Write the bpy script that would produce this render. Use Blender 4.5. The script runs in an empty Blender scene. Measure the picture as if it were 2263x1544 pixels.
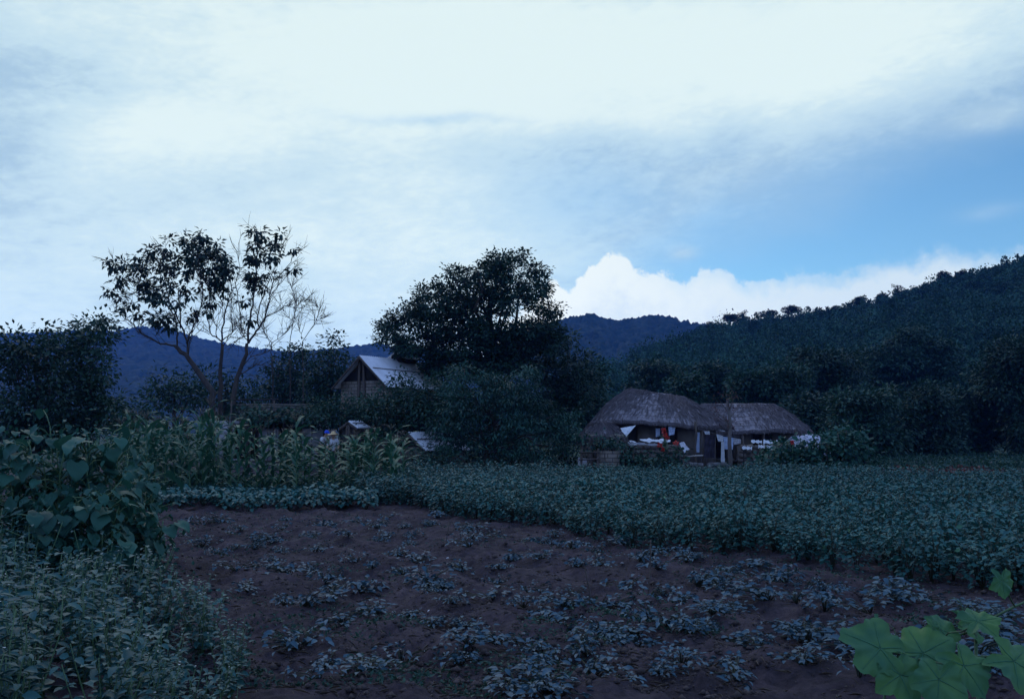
# Farm valley at dusk: a tilled plot and crops in front of thatched huts, a tall barn, trees and wooded hills.
SKY_TINT = (.58, .92, 1.10)
BACK_SKY = (.34, .56, 1.12)
HAZE_D = .00022
HAZE_C = (.10, .32, 1.0)
import bpy, math, random
import numpy as np
from mathutils import Vector, Matrix, noise as mnoise

rng = np.random.default_rng(11)
random.seed(11)
SC = bpy.context.scene
COL = SC.collection
R = math.radians

# ------------------------------------------------------------------ camera model (used to measure the place)
F, CX, CY, HC = 2042.0, 1131.5, 772.0, 1.6
PITCH = math.atan((955 - 772) / F)
cp, sp = math.cos(PITCH), math.sin(PITCH)


def ray(px, py):
    xc = (px - CX) / F
    yc = (CY - py) / F
    return np.array([xc, cp - yc * sp, sp + yc * cp])


def P(px, py, Y):
    d = ray(px, py)
    return d * (Y / d[1]) + np.array([0, 0, HC])


def G(px, py):
    d = ray(px, py)
    s = -HC / d[2]
    return np.array([d[0] * s, d[1] * s, 0.0])


def XY(px, Y):
    return P(px, 955, Y)[0]


# ------------------------------------------------------------------ tagging
def tag(o, label=None, cat=None, group=None, kind=None):
    if label: o['label'] = label
    if cat: o['category'] = cat
    if group: o['group'] = group
    if kind: o['kind'] = kind
    return o


def empty(name, loc=(0, 0, 0), rz=0, label=None, cat=None, group=None):
    o = bpy.data.objects.new(name, None)
    COL.objects.link(o)
    o.location = loc
    o.rotation_euler = (0, 0, rz)
    return tag(o, label, cat, group)


def link(name, me, parent=None, loc=None, rz=None):
    o = bpy.data.objects.new(name, me)
    COL.objects.link(o)
    if parent is not None: o.parent = parent
    if loc is not None: o.location = loc
    if rz is not None: o.rotation_euler = (0, 0, rz)
    return o


def copy_tree(o, parent=None):
    c = o.copy()
    COL.objects.link(c)
    c.parent = parent
    for ch in list(o.children):
        copy_tree(ch, c)
    return c


# ------------------------------------------------------------------ mesh building
class Acc:
    """collects triangles; build() links them as one mesh object"""

    def __init__(self):
        self.V, self.T, self.M, self.n = [], [], [], 0

    def add(self, V, T, m=0):
        V = np.asarray(V, float).reshape(-1, 3)
        T = np.asarray(T, int).reshape(-1, 3)
        self.V.append(V)
        self.T.append(T + self.n)
        self.M.append(np.full(len(T), m, int))
        self.n += len(V)
        return self

    def poly(self, pts, m=0):
        k = len(pts)
        return self.add(pts, [(0, i, i + 1) for i in range(1, k - 1)], m)

    def box(self, c, s, rz=0, m=0, rx=0, ry=0, jit=0.0):
        hx, hy, hz = s[0] / 2, s[1] / 2, s[2] / 2
        v = np.array([[x, y, z] for x in (-hx, hx) for y in (-hy, hy) for z in (-hz, hz)])
        if jit: v = v + rng.normal(0, jit, v.shape)
        M = np.array(Matrix.Rotation(rz, 3, 'Z') @ Matrix.Rotation(rx, 3, 'X') @ Matrix.Rotation(ry, 3, 'Y'))
        v = v @ M.T + np.asarray(c)
        q = [(0, 1, 3, 2), (4, 6, 7, 5), (0, 4, 5, 1), (2, 3, 7, 6), (0, 2, 6, 4), (1, 5, 7, 3)]
        t = []
        for a, b, c_, d in q: t += [(a, b, c_), (a, c_, d)]
        return self.add(v, t, m)

    def tube(self, pts, rad, sides=6, m=0, cap=True):
        pts = np.asarray(pts, float)
        n = len(pts)
        rad = np.full(n, rad) if np.isscalar(rad) else np.asarray(rad, float)
        tan = np.gradient(pts, axis=0)
        tan /= np.linalg.norm(tan, axis=1)[:, None] + 1e-9
        ref = np.array([0.13, 0.97, 0.21]) if abs(tan[:, 1]).max() < .9 else np.array([1, 0.1, 0])
        a = np.cross(tan, ref); a /= np.linalg.norm(a, axis=1)[:, None] + 1e-9
        b = np.cross(tan, a)
        th = np.arange(sides) * 2 * math.pi / sides
        V = pts[:, None, :] + rad[:, None, None] * (np.cos(th)[None, :, None] * a[:, None, :] + np.sin(th)[None, :, None] * b[:, None, :])
        V = V.reshape(-1, 3)
        T = []
        for i in range(n - 1):
            for j in range(sides):
                p, q = i * sides + j, i * sides + (j + 1) % sides
                T += [(p, q, q + sides), (p, q + sides, p + sides)]
        if cap:
            for j in range(1, sides - 1):
                T.append((0, j + 1, j))
                e = (n - 1) * sides
                T.append((e, e + j, e + j + 1))
        return self.add(V, T, m)

    def grid(self, V, m=0, closed=False):
        """V: (nu, nv, 3)"""
        nu, nv = V.shape[:2]
        i = np.arange(nu * nv).reshape(nu, nv)
        if closed: i = np.vstack([i, i[:1]])
        a, b, c, d = i[:-1, :-1].ravel(), i[1:, :-1].ravel(), i[1:, 1:].ravel(), i[:-1, 1:].ravel()
        T = np.concatenate([np.stack([a, b, c], 1), np.stack([a, c, d], 1)])
        return self.add(V.reshape(-1, 3), T, m)

    def mesh(self, name, mats, smooth=False):
        V, T = np.concatenate(self.V), np.concatenate(self.T)
        M = np.concatenate(self.M)
        me = bpy.data.meshes.new(name)
        me.vertices.add(len(V)); me.vertices.foreach_set('co', V.astype(np.float32).ravel())
        me.loops.add(len(T) * 3); me.loops.foreach_set('vertex_index', T.astype(np.int32).ravel())
        me.polygons.add(len(T)); me.polygons.foreach_set('loop_start', np.arange(0, len(T) * 3, 3, dtype=np.int32))
        me.polygons.foreach_set('material_index', M.astype(np.int32))
        if smooth: me.polygons.foreach_set('use_smooth', np.ones(len(T), bool))
        for m in (mats if isinstance(mats, (list, tuple)) else [mats]): me.materials.append(m)
        me.update(calc_edges=True)
        return me

    def build(self, name, mats, parent=None, smooth=False, loc=None, rz=None):
        return link(name, self.mesh(name, mats, smooth), parent, loc, rz)


# leaf templates: x across, y along, z up; (verts, tris)
T_DIA = (np.array([[0, 0, 0], [-.5, .42, .10], [0, 1, -.06], [.5, .42, .10]]), np.array([[0, 2, 1], [0, 3, 2]]))
T_OVAL = (np.array([[0, 0, 0], [-.42, .28, .08], [-.36, .66, .03], [0, 1, -.16], [.36, .66, .03], [.42, .28, .08], [0, .5, -.02]]),
          np.array([[6, 1, 0], [6, 2, 1], [6, 3, 2], [6, 4, 3], [6, 5, 4], [6, 0, 5]]))


def heart_template(nu=7, nv=8, teeth=0.0):
    V = np.zeros((nu, nv, 3))
    for i in range(nu):
        u = -1 + 2 * i / (nu - 1)
        for j in range(nv):
            y = j / (nv - 1)
            w = 0.56 * (math.sin(math.pi * min(1, (y * .97 + .03) ** .62))) ** .75
            yy = y - .17 * abs(u) ** 1.3 * (1 - y) ** 2
            V[i, j] = (u * w * (1 + .07 * math.sin(9 * y + 2 * u)), yy, .22 * abs(u) * w - .26 * y * y + .045 * math.sin(8 * y + 3 * u) * abs(u) + .02 * math.sin(11 * y))
    a = Acc(); a.grid(V)
    return a.V[0], a.T[0]


T_HEART = heart_template()


def leaves(acc, pos, axis, nrm, length, width, tmpl=T_DIA, m=0):
    pos = np.asarray(pos, float)
    n = len(pos)
    if n == 0: return
    axis = axis / (np.linalg.norm(axis, axis=1)[:, None] + 1e-9)
    x = np.cross(axis, nrm); x /= np.linalg.norm(x, axis=1)[:, None] + 1e-9
    z = np.cross(x, axis)
    L = (np.full(n, length) if np.isscalar(length) else length)[:, None, None]
    W = (np.full(n, width) if np.isscalar(width) else width)[:, None, None]
    tv, tt = tmpl
    V = pos[:, None, :] + x[:, None, :] * tv[None, :, 0:1] * W + axis[:, None, :] * tv[None, :, 1:2] * L + z[:, None, :] * tv[None, :, 2:3] * L
    T = (tt[None] + (np.arange(n) * len(tv))[:, None, None]).reshape(-1, 3)
    acc.add(V.reshape(-1, 3), T, m)


def unit(n):
    v = rng.normal(size=(n, 3))
    return v / np.linalg.norm(v, axis=1)[:, None]


def fbm(x, y, scale, octaves=4, seed=0):
    """value noise on numpy arrays, about -1..1"""
    out = np.zeros_like(x, float); amp = 1.0; tot = 0
    for o in range(octaves):
        xs, ys = x / scale * 2 ** o + 17.3 * o + seed * 7.1, y / scale * 2 ** o - 9.7 * o + seed * 3.3
        xi, yi = np.floor(xs).astype(np.int64), np.floor(ys).astype(np.int64)
        fx, fy = xs - xi, ys - yi
        fx, fy = fx * fx * (3 - 2 * fx), fy * fy * (3 - 2 * fy)

        def h(a, b):
            k = (a * 374761393 + b * 668265263 + seed * 974711 + o * 1013904223) & 0xffffffff
            k = ((k ^ (k >> 13)) * 1274126177) & 0xffffffff
            k = k ^ (k >> 16)
            return (k & 0xffff) / 32767.5 - 1
        v = (h(xi, yi) * (1 - fx) + h(xi + 1, yi) * fx) * (1 - fy) + (h(xi, yi + 1) * (1 - fx) + h(xi + 1, yi + 1) * fx) * fy
        out += v * amp; tot += amp; amp *= .5
    return out / tot


# ------------------------------------------------------------------ materials
def mat(name):
    m = bpy.data.materials.new(name)
    m.use_nodes = True
    nt = m.node_tree
    nt.nodes.clear()
    out = nt.nodes.new('ShaderNodeOutputMaterial')
    return m, nt, out


def N(nt, t, **kw):
    n = nt.nodes.new(t)
    for k, v in kw.items():
        if k in n.inputs: n.inputs[k].default_value = v
        else: setattr(n, k, v)
    return n


def ramp(nt, fac, stops):
    r = nt.nodes.new('ShaderNodeValToRGB')
    el = r.color_ramp.elements
    while len(el) < len(stops): el.new(.5)
    for e, (p, c) in zip(el, stops): e.position = p; e.color = (*c, 1)
    nt.links.new(fac, r.inputs[0])
    return r.outputs[0]


def leaf_mat(name, c1, c2, rough=.5, trans=.2, spec=.5, yellow=0.0, tone=0.0, per=.45):
    m, nt, out = mat(name)
    g = N(nt, 'ShaderNodeNewGeometry'); oi = N(nt, 'ShaderNodeObjectInfo')
    mx = N(nt, 'ShaderNodeMath', operation='MULTIPLY_ADD'); mx.inputs[1].default_value = (1 - per) if tone else .35
    if tone:      # light and dark clumps of growth
        tcx = N(nt, 'ShaderNodeTexCoord'); nz = N(nt, 'ShaderNodeTexNoise'); nz.inputs['Scale'].default_value = tone; nz.inputs['Detail'].default_value = 3
        nt.links.new(tcx.outputs['Object'], nz.inputs['Vector'])
        mr = N(nt, 'ShaderNodeMapRange'); nt.links.new(nz.outputs[0], mr.inputs[0]); mr.inputs[1].default_value = .32; mr.inputs[2].default_value = .68
        nt.links.new(mr.outputs[0], mx.inputs[0])
    else:
        nt.links.new(oi.outputs['Random'], mx.inputs[0])
    m2 = N(nt, 'ShaderNodeMath', operation='MULTIPLY'); nt.links.new(g.outputs['Random Per Island'], m2.inputs[0]); m2.inputs[1].default_value = per if tone else .65
    nt.links.new(m2.outputs[0], mx.inputs[2])
    stops = [(0, c1), (.93 if yellow else 1, c2)]
    if yellow: stops.append((1.0, (c2[0] * 3.5, c2[1] * 1.8, c2[2] * .8)))
    col = ramp(nt, mx.outputs[0], stops)
    p = N(nt, 'ShaderNodeBsdfPrincipled'); p.inputs['Roughness'].default_value = rough
    p.inputs['Specular IOR Level'].default_value = spec
    nt.links.new(col, p.inputs['Base Color'])
    if trans > 0:
        t = N(nt, 'ShaderNodeBsdfTranslucent'); nt.links.new(col, t.inputs['Color'])
        s = N(nt, 'ShaderNodeMixShader'); s.inputs[0].default_value = trans
        nt.links.new(p.outputs[0], s.inputs[1]); nt.links.new(t.outputs[0], s.inputs[2])
        nt.links.new(s.outputs[0], out.inputs[0])
    else:
        nt.links.new(p.outputs[0], out.inputs[0])
    return m


def noise_mat(name, c1, c2, scale=4.0, rough=.85, bump=.3, stretch=(1, 1, 1), detail=6, spec=.3, metallic=0.0, space='Object', lo=.3, hi=.7, bscale=None):
    m, nt, out = mat(name)
    tc = N(nt, 'ShaderNodeTexCoord'); mp = N(nt, 'ShaderNodeMapping'); mp.inputs['Scale'].default_value = stretch
    nt.links.new(tc.outputs[space], mp.inputs[0])
    n = N(nt, 'ShaderNodeTexNoise'); n.inputs['Scale'].default_value = scale; n.inputs['Detail'].default_value = detail; n.inputs['Roughness'].default_value = .62
    nt.links.new(mp.outputs[0], n.inputs['Vector'])
    p = N(nt, 'ShaderNodeBsdfPrincipled'); p.inputs['Roughness'].default_value = rough; p.inputs['Specular IOR Level'].default_value = spec
    p.inputs['Metallic'].default_value = metallic
    nt.links.new(ramp(nt, n.outputs[0], [(lo, c1), (hi, c2)]), p.inputs['Base Color'])
    if bump:
        b = N(nt, 'ShaderNodeBump'); b.inputs['Strength'].default_value = bump; b.inputs['Distance'].default_value = .05
        if bscale:
            n2 = N(nt, 'ShaderNodeTexNoise'); n2.inputs['Scale'].default_value = bscale; n2.inputs['Detail'].default_value = 8
            nt.links.new(mp.outputs[0], n2.inputs['Vector']); nt.links.new(n2.outputs[0], b.inputs['Height'])
        else:
            nt.links.new(n.outputs[0], b.inputs['Height'])
        nt.links.new(b.outputs[0], p.inputs['Normal'])
    nt.links.new(p.outputs[0], out.inputs[0])
    return m


def brick_mat(name, c1, c2, mortar, bw=.36, bh=.16):
    m, nt, out = mat(name)
    tc = N(nt, 'ShaderNodeTexCoord'); sx = N(nt, 'ShaderNodeSeparateXYZ'); nt.links.new(tc.outputs['Object'], sx.inputs[0])
    ad = N(nt, 'ShaderNodeMath', operation='ADD'); nt.links.new(sx.outputs[0], ad.inputs[0]); nt.links.new(sx.outputs[1], ad.inputs[1])
    cb = N(nt, 'ShaderNodeCombineXYZ'); nt.links.new(ad.outputs[0], cb.inputs[0]); nt.links.new(sx.outputs[2], cb.inputs[1])
    b = N(nt, 'ShaderNodeTexBrick'); b.inputs['Scale'].default_value = 1; b.inputs['Brick Width'].default_value = bw; b.inputs['Row Height'].default_value = bh
    b.inputs['Mortar Size'].default_value = .018; b.inputs['Color1'].default_value = (*c1, 1); b.inputs['Color2'].default_value = (*c2, 1); b.inputs['Mortar'].default_value = (*mortar, 1)
    nt.links.new(cb.outputs[0], b.inputs['Vector'])
    n = N(nt, 'ShaderNodeTexNoise'); n.inputs['Scale'].default_value = 3; n.inputs['Detail'].default_value = 7; nt.links.new(tc.outputs['Object'], n.inputs['Vector'])
    mx = N(nt, 'ShaderNodeMix', data_type='RGBA', blend_type='MULTIPLY'); mx.inputs[0].default_value = .7
    nt.links.new(b.outputs[0], mx.inputs[6]); nt.links.new(ramp(nt, n.outputs[0], [(.3, (.5, .5, .5)), (.7, (1.1, 1.1, 1.1))]), mx.inputs[7])
    p = N(nt, 'ShaderNodeBsdfPrincipled'); p.inputs['Roughness'].default_value = .92; p.inputs['Specular IOR Level'].default_value = .2
    nt.links.new(mx.outputs[2], p.inputs['Base Color'])
    bp = N(nt, 'ShaderNodeBump'); bp.inputs['Strength'].default_value = .6; bp.inputs['Distance'].default_value = .02; bp.invert = True
    nt.links.new(b.outputs[1], bp.inputs['Height']); nt.links.new(bp.outputs[0], p.inputs['Normal'])
    nt.links.new(p.outputs[0], out.inputs[0])
    return m


M = {}
M['leaf_dark'] = leaf_mat('dark_foliage', (.009, .028, .021), (.030, .076, .050), .6, .15, .2, tone=.7, per=.35)
M['leaf_mid'] = leaf_mat('mid_foliage', (.012, .038, .028), (.036, .094, .060), .6, .18, .2, tone=.8, per=.35)
M['leaf_teal'] = leaf_mat('compound_foliage', (.009, .034, .028), (.036, .108, .076), .6, .18, .2, tone=.55, per=.3)
M['leaf_sparse'] = leaf_mat('sparse_foliage', (.012, .030, .024), (.028, .062, .044), .55, .10, .25)
M['leaf_soy'] = leaf_mat('crop_foliage', (.014, .066, .062), (.040, .150, .122), .55, .16, .22, yellow=1)
M['leaf_seed'] = leaf_mat('seedling_foliage', (.026, .064, .082), (.060, .122, .150), .55, .10, .22)
M['leaf_corn'] = leaf_mat('corn_foliage', (.016, .066, .040), (.046, .145, .080), .55, .22, .22)
M['leaf_big'] = leaf_mat('broad_leaf_foliage', (.012, .056, .040), (.038, .125, .080), .55, .22, .2)
M['leaf_weed'] = leaf_mat('weed_foliage', (.012, .058, .054), (.040, .128, .110), .55, .16, .2)
M['leaf_pump'] = leaf_mat('gourd_foliage', (.030, .12, .066), (.105, .225, .05), .55, .30, .25, tone=9.0, per=.3)
M['vein'] = leaf_mat('gourd_vein', (.06, .19, .10), (.09, .22, .10), .6, .3, .2)
M['leaf_pine'] = leaf_mat('pine_needles', (.006, .016, .013), (.014, .034, .022), .7, .05, .1)
M['leaf_hill'] = leaf_mat('hillside_foliage', (.010, .032, .025), (.046, .118, .080), .8, .06, .1, tone=.13, per=.14)
M['leaf_red'] = leaf_mat('russet_foliage', (.075, .028, .028), (.14, .055, .042), .6, .2, .2)
M['red'] = leaf_mat('red_petals', (.40, .025, .02), (.62, .05, .035), .5, .2)
M['petal'] = leaf_mat('white_petals', (.6, .6, .55), (.8, .8, .75), .5, .2)
M['tassel'] = leaf_mat('corn_tassel', (.07, .055, .035), (.13, .10, .06), .6, .2)
M['stem'] = noise_mat('green_stem', (.05, .10, .04), (.09, .15, .06), 8, .6, 0)
M['stem_dark'] = noise_mat('woody_stem', (.020, .026, .014), (.045, .050, .028), 8, .8, 0)
M['bark'] = noise_mat('bark', (.030, .024, .020), (.075, .060, .050), 6, .9, .6, (1, 1, .25))
M['bark_pale'] = noise_mat('pale_bark', (.09, .075, .065), (.17, .14, .12), 6, .9, .6, (1, 1, .25))
M['thatch'] = noise_mat('thatch', (.15, .125, .128), (.33, .285, .288), 9, .95, .6, (1, 1, 3), 8)
M['straw'] = leaf_mat('straw', (.15, .127, .128), (.36, .312, .315), .9, .1, .2)
M['old_thatch'] = noise_mat('old_thatch', (.030, .028, .026), (.075, .068, .062), 6, .95, .6, (1, 1, 3), 8)
M['mudbrick'] = brick_mat('mud_brick', (.20, .165, .13), (.26, .21, .165), (.09, .075, .06))
M['mud'] = noise_mat('mud_plaster', (.10, .08, .065), (.19, .155, .13), 2.5, .95, .4)
M['plaster'] = noise_mat('grey_plaster', (.20, .19, .19), (.40, .38, .38), 1.6, .95, .3)
M['wood'] = noise_mat('weathered_wood', (.05, .038, .030), (.12, .09, .07), 4, .85, .4, (1, 1, .15))
M['wood_pale'] = noise_mat('pale_wood', (.20, .17, .15), (.34, .30, .26), 4, .85, .4, (1, 1, .15))
M['dark'] = noise_mat('dark_wood', (.018, .015, .013), (.035, .028, .024), 4, .9, .2)
M['tin'] = noise_mat('weathered_tin', (.55, .54, .54), (.78, .77, .78), 1.1, .55, .05, (1, 1, 1), 8, .4, 0)
M['cloth'] = noise_mat('white_cloth', (.46, .45, .45), (.70, .69, .68), 5, .9, .15)
M['cloth_blue'] = noise_mat('pale_blue_cloth', (.36, .42, .55), (.48, .54, .66), 5, .9, .15)
M['cloth_dark'] = noise_mat('dark_cloth', (.02, .018, .025), (.05, .04, .055), 5, .9, .15)
M['vinyl'] = noise_mat('pale_vinyl', (.34, .32, .33), (.50, .48, .49), 2, .5, .3)
M['stone'] = noise_mat('field_stone', (.10, .09, .085), (.24, .22, .21), 5, .9, .5)
M['skin'] = noise_mat('skin', (.36, .20, .12), (.44, .26, .16), 6, .6, 0)
M['blue'] = noise_mat('blue_cap_cloth', (.01, .05, .42), (.02, .08, .55), 6, .7, 0)
M['hat'] = noise_mat('straw_hat', (.50, .33, .15), (.68, .47, .24), 20, .8, .2)
M['hair'] = noise_mat('black_hair', (.01, .01, .01), (.02, .018, .016), 20, .5, 0)
M['pot'] = noise_mat('clay', (.16, .06, .035), (.26, .10, .06), 5, .6, .1)
M['cover'] = noise_mat('dull_cover_sheet', (.36, .34, .38), (.52, .50, .54), 3, .9, .5)
# ------------------------------------------------------------------ camera, world, sun
cam_d = bpy.data.cameras.new('camera')
cam = bpy.data.objects.new('camera', cam_d)
COL.objects.link(cam)
cam.location = (0, 0, HC)
cam.rotation_euler = (math.pi / 2 + PITCH, 0, 0)
cam_d.sensor_width = 36
cam_d.lens = 36 * F / 2263
cam_d.clip_start = .05
cam_d.clip_end = 20000
SC.camera = cam
SC.view_settings.view_transform = 'Standard'
SC.view_settings.look = 'None'
SC.view_settings.exposure = 0.0
SC.view_settings.gamma = 1.0
SC.cycles.use_denoising = True
try:
    SC.cycles.denoiser = 'OPENIMAGEDENOISE'
    SC.cycles.denoising_input_passes = 'RGB_ALBEDO_NORMAL'
    SC.cycles.denoising_prefilter = 'ACCURATE'
except Exception:
    pass
SC.cycles.max_bounces = 5
SC.cycles.diffuse_bounces = 3
SC.cycles.glossy_bounces = 2
SC.cycles.transmission_bounces = 3
SC.cycles.volume_bounces = 0
SC.cycles.use_adaptive_sampling = True
SC.cycles.adaptive_threshold = 0.015

SUN_EL, SUN_AZ = R(42), R(-22)          # azimuth measured from +Y towards +X
world = bpy.data.worlds.new('World')
SC.world = world
world.use_nodes = True
wt = world.node_tree
wt.nodes.clear()
wl = wt.links.new


def WM(op, a, b=None, c=None, clamp=False):
    n = wt.nodes.new('ShaderNodeMath'); n.operation = op; n.use_clamp = clamp
    for i, v in enumerate((a, b, c)):
        if v is None: continue
        if isinstance(v, (int, float)): n.inputs[i].default_value = v
        else: wl(v, n.inputs[i])
    return n.outputs[0]


def smooth(x, lo, hi):
    n = wt.nodes.new('ShaderNodeMapRange'); n.interpolation_type = 'SMOOTHSTEP'
    wl(x, n.inputs[0]); n.inputs[1].default_value = lo; n.inputs[2].default_value = hi
    n.inputs[3].default_value = 0; n.inputs[4].default_value = 1
    return n.outputs[0]


def wnoise(vec, scale, detail=6, rough=.55, off=0.0, dist=0.0):
    n = wt.nodes.new('ShaderNodeTexNoise'); n.noise_dimensions = '4D'; n.inputs['W'].default_value = off
    n.inputs['Scale'].default_value = scale; n.inputs['Detail'].default_value = detail; n.inputs['Roughness'].default_value = rough
    n.inputs['Distortion'].default_value = dist
    wl(vec, n.inputs['Vector'])
    return n.outputs[0]


def wmix(f, a, b):
    n = wt.nodes.new('ShaderNodeMix'); n.data_type = 'RGBA'
    if isinstance(f, float): n.inputs[0].default_value = f
    else: wl(f, n.inputs[0])
    for i, v in ((6, a), (7, b)):
        if isinstance(v, tuple): n.inputs[i].default_value = (*v, 1)
        else: wl(v, n.inputs[i])
    return n.outputs[2]


tc = wt.nodes.new('ShaderNodeTexCoord')
sx = wt.nodes.new('ShaderNodeSeparateXYZ'); wl(tc.outputs['Generated'], sx.inputs[0])
az = WM('ARCTAN2', sx.outputs[0], sx.outputs[1])
el = WM('ARCSINE', sx.outputs[2])
# angles in units of 1/100 radian
AZ = WM('MULTIPLY', az, 100.0); EL = WM('MULTIPLY', el, 100.0)


def ang(px, py):
    d = ray(px, py)
    return 100 * math.atan2(d[0], d[1]), 100 * math.atan2(d[2], math.hypot(d[0], d[1]))


vec = wt.nodes.new('ShaderNodeCombineXYZ'); wl(AZ, vec.inputs[0]); wl(EL, vec.inputs[1])
vstr = wt.nodes.new('ShaderNodeCombineXYZ'); wl(WM('MULTIPLY_ADD', EL, .55, AZ), vstr.inputs[0]); wl(WM('MULTIPLY', WM('MULTIPLY_ADD', AZ, -.16, EL), 2.6), vstr.inputs[1])
n_big = WM('SUBTRACT', wnoise(vec.outputs[0], .045, 5, .5, 3.1), .5)
n_str = WM('SUBTRACT', wnoise(vstr.outputs[0], .05, 8, .6, 1.7, .6), .5)
n_fine = WM('SUBTRACT', wnoise(vstr.outputs[0], .22, 7, .62, 5.2, .8), .5)
n_puff = WM('SUBTRACT', wnoise(vec.outputs[0], .62, 9, .58, 8.2), .5)
n_puff2 = WM('SUBTRACT', wnoise(vec.outputs[0], .11, 4, .5, 2.2), .5)


def blob(px, py, rx, ry, warp=6.0):
    a0, e0 = ang(px, py)
    da = WM('DIVIDE', WM('SUBTRACT', WM('MULTIPLY_ADD', n_str, warp, AZ), a0), rx / 20.42)
    de = WM('DIVIDE', WM('SUBTRACT', WM('MULTIPLY_ADD', n_big, warp, EL), e0), ry / 20.42)
    q = WM('ADD', WM('MULTIPLY', da, da), WM('MULTIPLY', de, de))
    return WM('EXPONENT', WM('MULTIPLY', q, -1.0))


sky = wt.nodes.new('ShaderNodeTexSky'); sky.sky_type = 'NISHITA'; sky.sun_disc = False
sky.sun_elevation = SUN_EL
sky.sun_rotation = SUN_AZ
sky.air_density = 1.0; sky.dust_density = .6; sky.ozone_density = 2.0
STR = 0.10
# blue of the open sky, graded to the film's cool balance
gr = wt.nodes.new('ShaderNodeMix'); gr.data_type = 'RGBA'; gr.blend_type = 'MULTIPLY'; gr.inputs[0].default_value = 1
wl(sky.outputs[0], gr.inputs[6]); gr.inputs[7].default_value = (*SKY_TINT, 1)
blue = gr.outputs[2]
k = 1 / STR
WHITE = tuple(v * k for v in (.80, .93, .97))
PALE = tuple(v * k for v in (.60, .78, .91))
GREY = tuple(v * k for v in (.42, .60, .79))
# brightness of the cloud sheet: bright in front where the sun stands behind it
bright = WM('ADD', WM('MULTIPLY', blob(900, 230, 560, 170), .85), WM('MULTIPLY', blob(360, 250, 240, 80), .6))
bright = WM('ADD', bright, WM('MULTIPLY', blob(2050, 90, 420, 130), .55))
bright = WM('ADD', bright, WM('MULTIPLY', blob(1250, 255, 240, 26, 8.0), .35))
bright = WM('ADD', bright, WM('MULTIPLY', blob(1050, 60, 1100, 130), .75))
bright = WM('ADD', bright, WM('MULTIPLY', blob(900, 560, 420, 170), .65))
bright = WM('ADD', bright, WM('MULTIPLY', blob(1650, 150, 320, 120), .5))
bright = WM('SUBTRACT', bright, WM('MULTIPLY', blob(230, 185, 190, 50), .34))
bright = WM('ADD', bright, WM('MULTIPLY', blob(200, 620, 420, 260), .42))
bright = WM('SUBTRACT', bright, WM('MULTIPLY', blob(960, 330, 300, 45, 9.0), .28))
bright = WM('SUBTRACT', bright, WM('MULTIPLY', blob(1000, 262, 230, 18, 9.0), .5))
bright = WM('SUBTRACT', bright, WM('MULTIPLY', blob(1330, 330, 160, 60, 8.0), .15))
n_mot = WM('SUBTRACT', wnoise(vstr.outputs[0], .55, 8, .65, 9.4, .5), .5)
bright = WM('ADD', WM('MULTIPLY_ADD', n_mot, .48, bright), 0.0)
bright = WM('ADD', WM('MULTIPLY_ADD', n_str, 1.0, bright), WM('MULTIPLY_ADD', n_fine, .62, .02), clamp=True)
cloud = wmix(smooth(bright, .0, .45), GREY, PALE)
cloud = wmix(smooth(bright, .35, 1.0), cloud, WHITE)
# the open gap low on the right
a1, e1 = ang(1150, 575); a2, e2 = ang(2250, 160)
sl = (e2 - e1) / (a2 - a1)
line = WM('SUBTRACT', WM('MULTIPLY_ADD', WM('SUBTRACT', AZ, a1), sl, e1), EL)      # >0 below the line
line = WM('ADD', WM('MULTIPLY_ADD', n_str, 9.0, line), WM('MULTIPLY', n_big, 5.0))
gap = smooth(line, -5.5, 9.0)
gap = WM('MULTIPLY', gap, smooth(AZ, -3.0, 24.0))
gap = WM('MAXIMUM', gap, WM('MULTIPLY', blob(1330, 440, 260, 110, 9.0), .42))
gap = WM('MAXIMUM', gap, WM('MULTIPLY', blob(1560, 330, 230, 40, 9.0), .22))
gap = WM('MAXIMUM', gap, WM('MULTIPLY', blob(960, 258, 200, 12, 7.0), .22))
wisp = WM('ADD', WM('MULTIPLY', blob(2185, 255, 90, 26, 3.0), 1.3), WM('MULTIPLY', blob(1510, 560, 30, 15, 2.0), .8))
wisp = WM('ADD', wisp, WM('MULTIPLY', blob(2190, 470, 60, 16, 3.0), .35))
gap = WM('MULTIPLY', gap, WM('SUBTRACT', 1.0, WM('MULTIPLY', wisp, .85), clamp=True))
gap = WM('MULTIPLY', gap, .97)
col = wmix(gap, cloud, blue)
# cumulus bank: top outline by azimuth, from a float curve
prof = [(700, 745), (1000, 720), (1150, 690), (1205, 640), (1225, 617), (1245, 636), (1290, 605), (1318, 578), (1340, 560), (1365, 555), (1386, 566), (1402, 588), (1430, 594), (1470, 600), (1510, 618), (1560, 590), (1600, 590), (1650, 622), (1720, 612), (1790, 603), (1850, 608), (1900, 590), (1960, 572), (2030, 562), (2085, 546), (2150, 560), (2263, 545), (2500, 560)]
fc = wt.nodes.new('ShaderNodeFloatCurve')
A = [ang(*p) for p in prof]
amin, amax = A[0][0], A[-1][0]
u = wt.nodes.new('ShaderNodeMapRange'); wl(WM('MULTIPLY_ADD', n_puff, 1.2, AZ), u.inputs[0]); u.inputs[1].default_value = amin; u.inputs[2].default_value = amax
cv = fc.mapping.curves[0]
pts = [((a - amin) / (amax - amin), e / 30) for a, e in A]
cv.points[0].location = pts[0]; cv.points[1].location = pts[-1]
for p in pts[1:-1]: cv.points.new(*p)
fc.mapping.update()
wl(u.outputs[0], fc.inputs['Value'])
top = WM('MULTIPLY', fc.outputs[0], 30.0)
dd = WM('SUBTRACT', top, EL)
dd = WM('ADD', WM('MULTIPLY_ADD', n_puff, 3.6, dd), WM('MULTIPLY', n_puff2, 1.5))
soft = smooth(AZ, 8.0, 42.0)
cm = wmix(soft, smooth(dd, -.15, .5), smooth(dd, -.6, 2.4))
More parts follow.
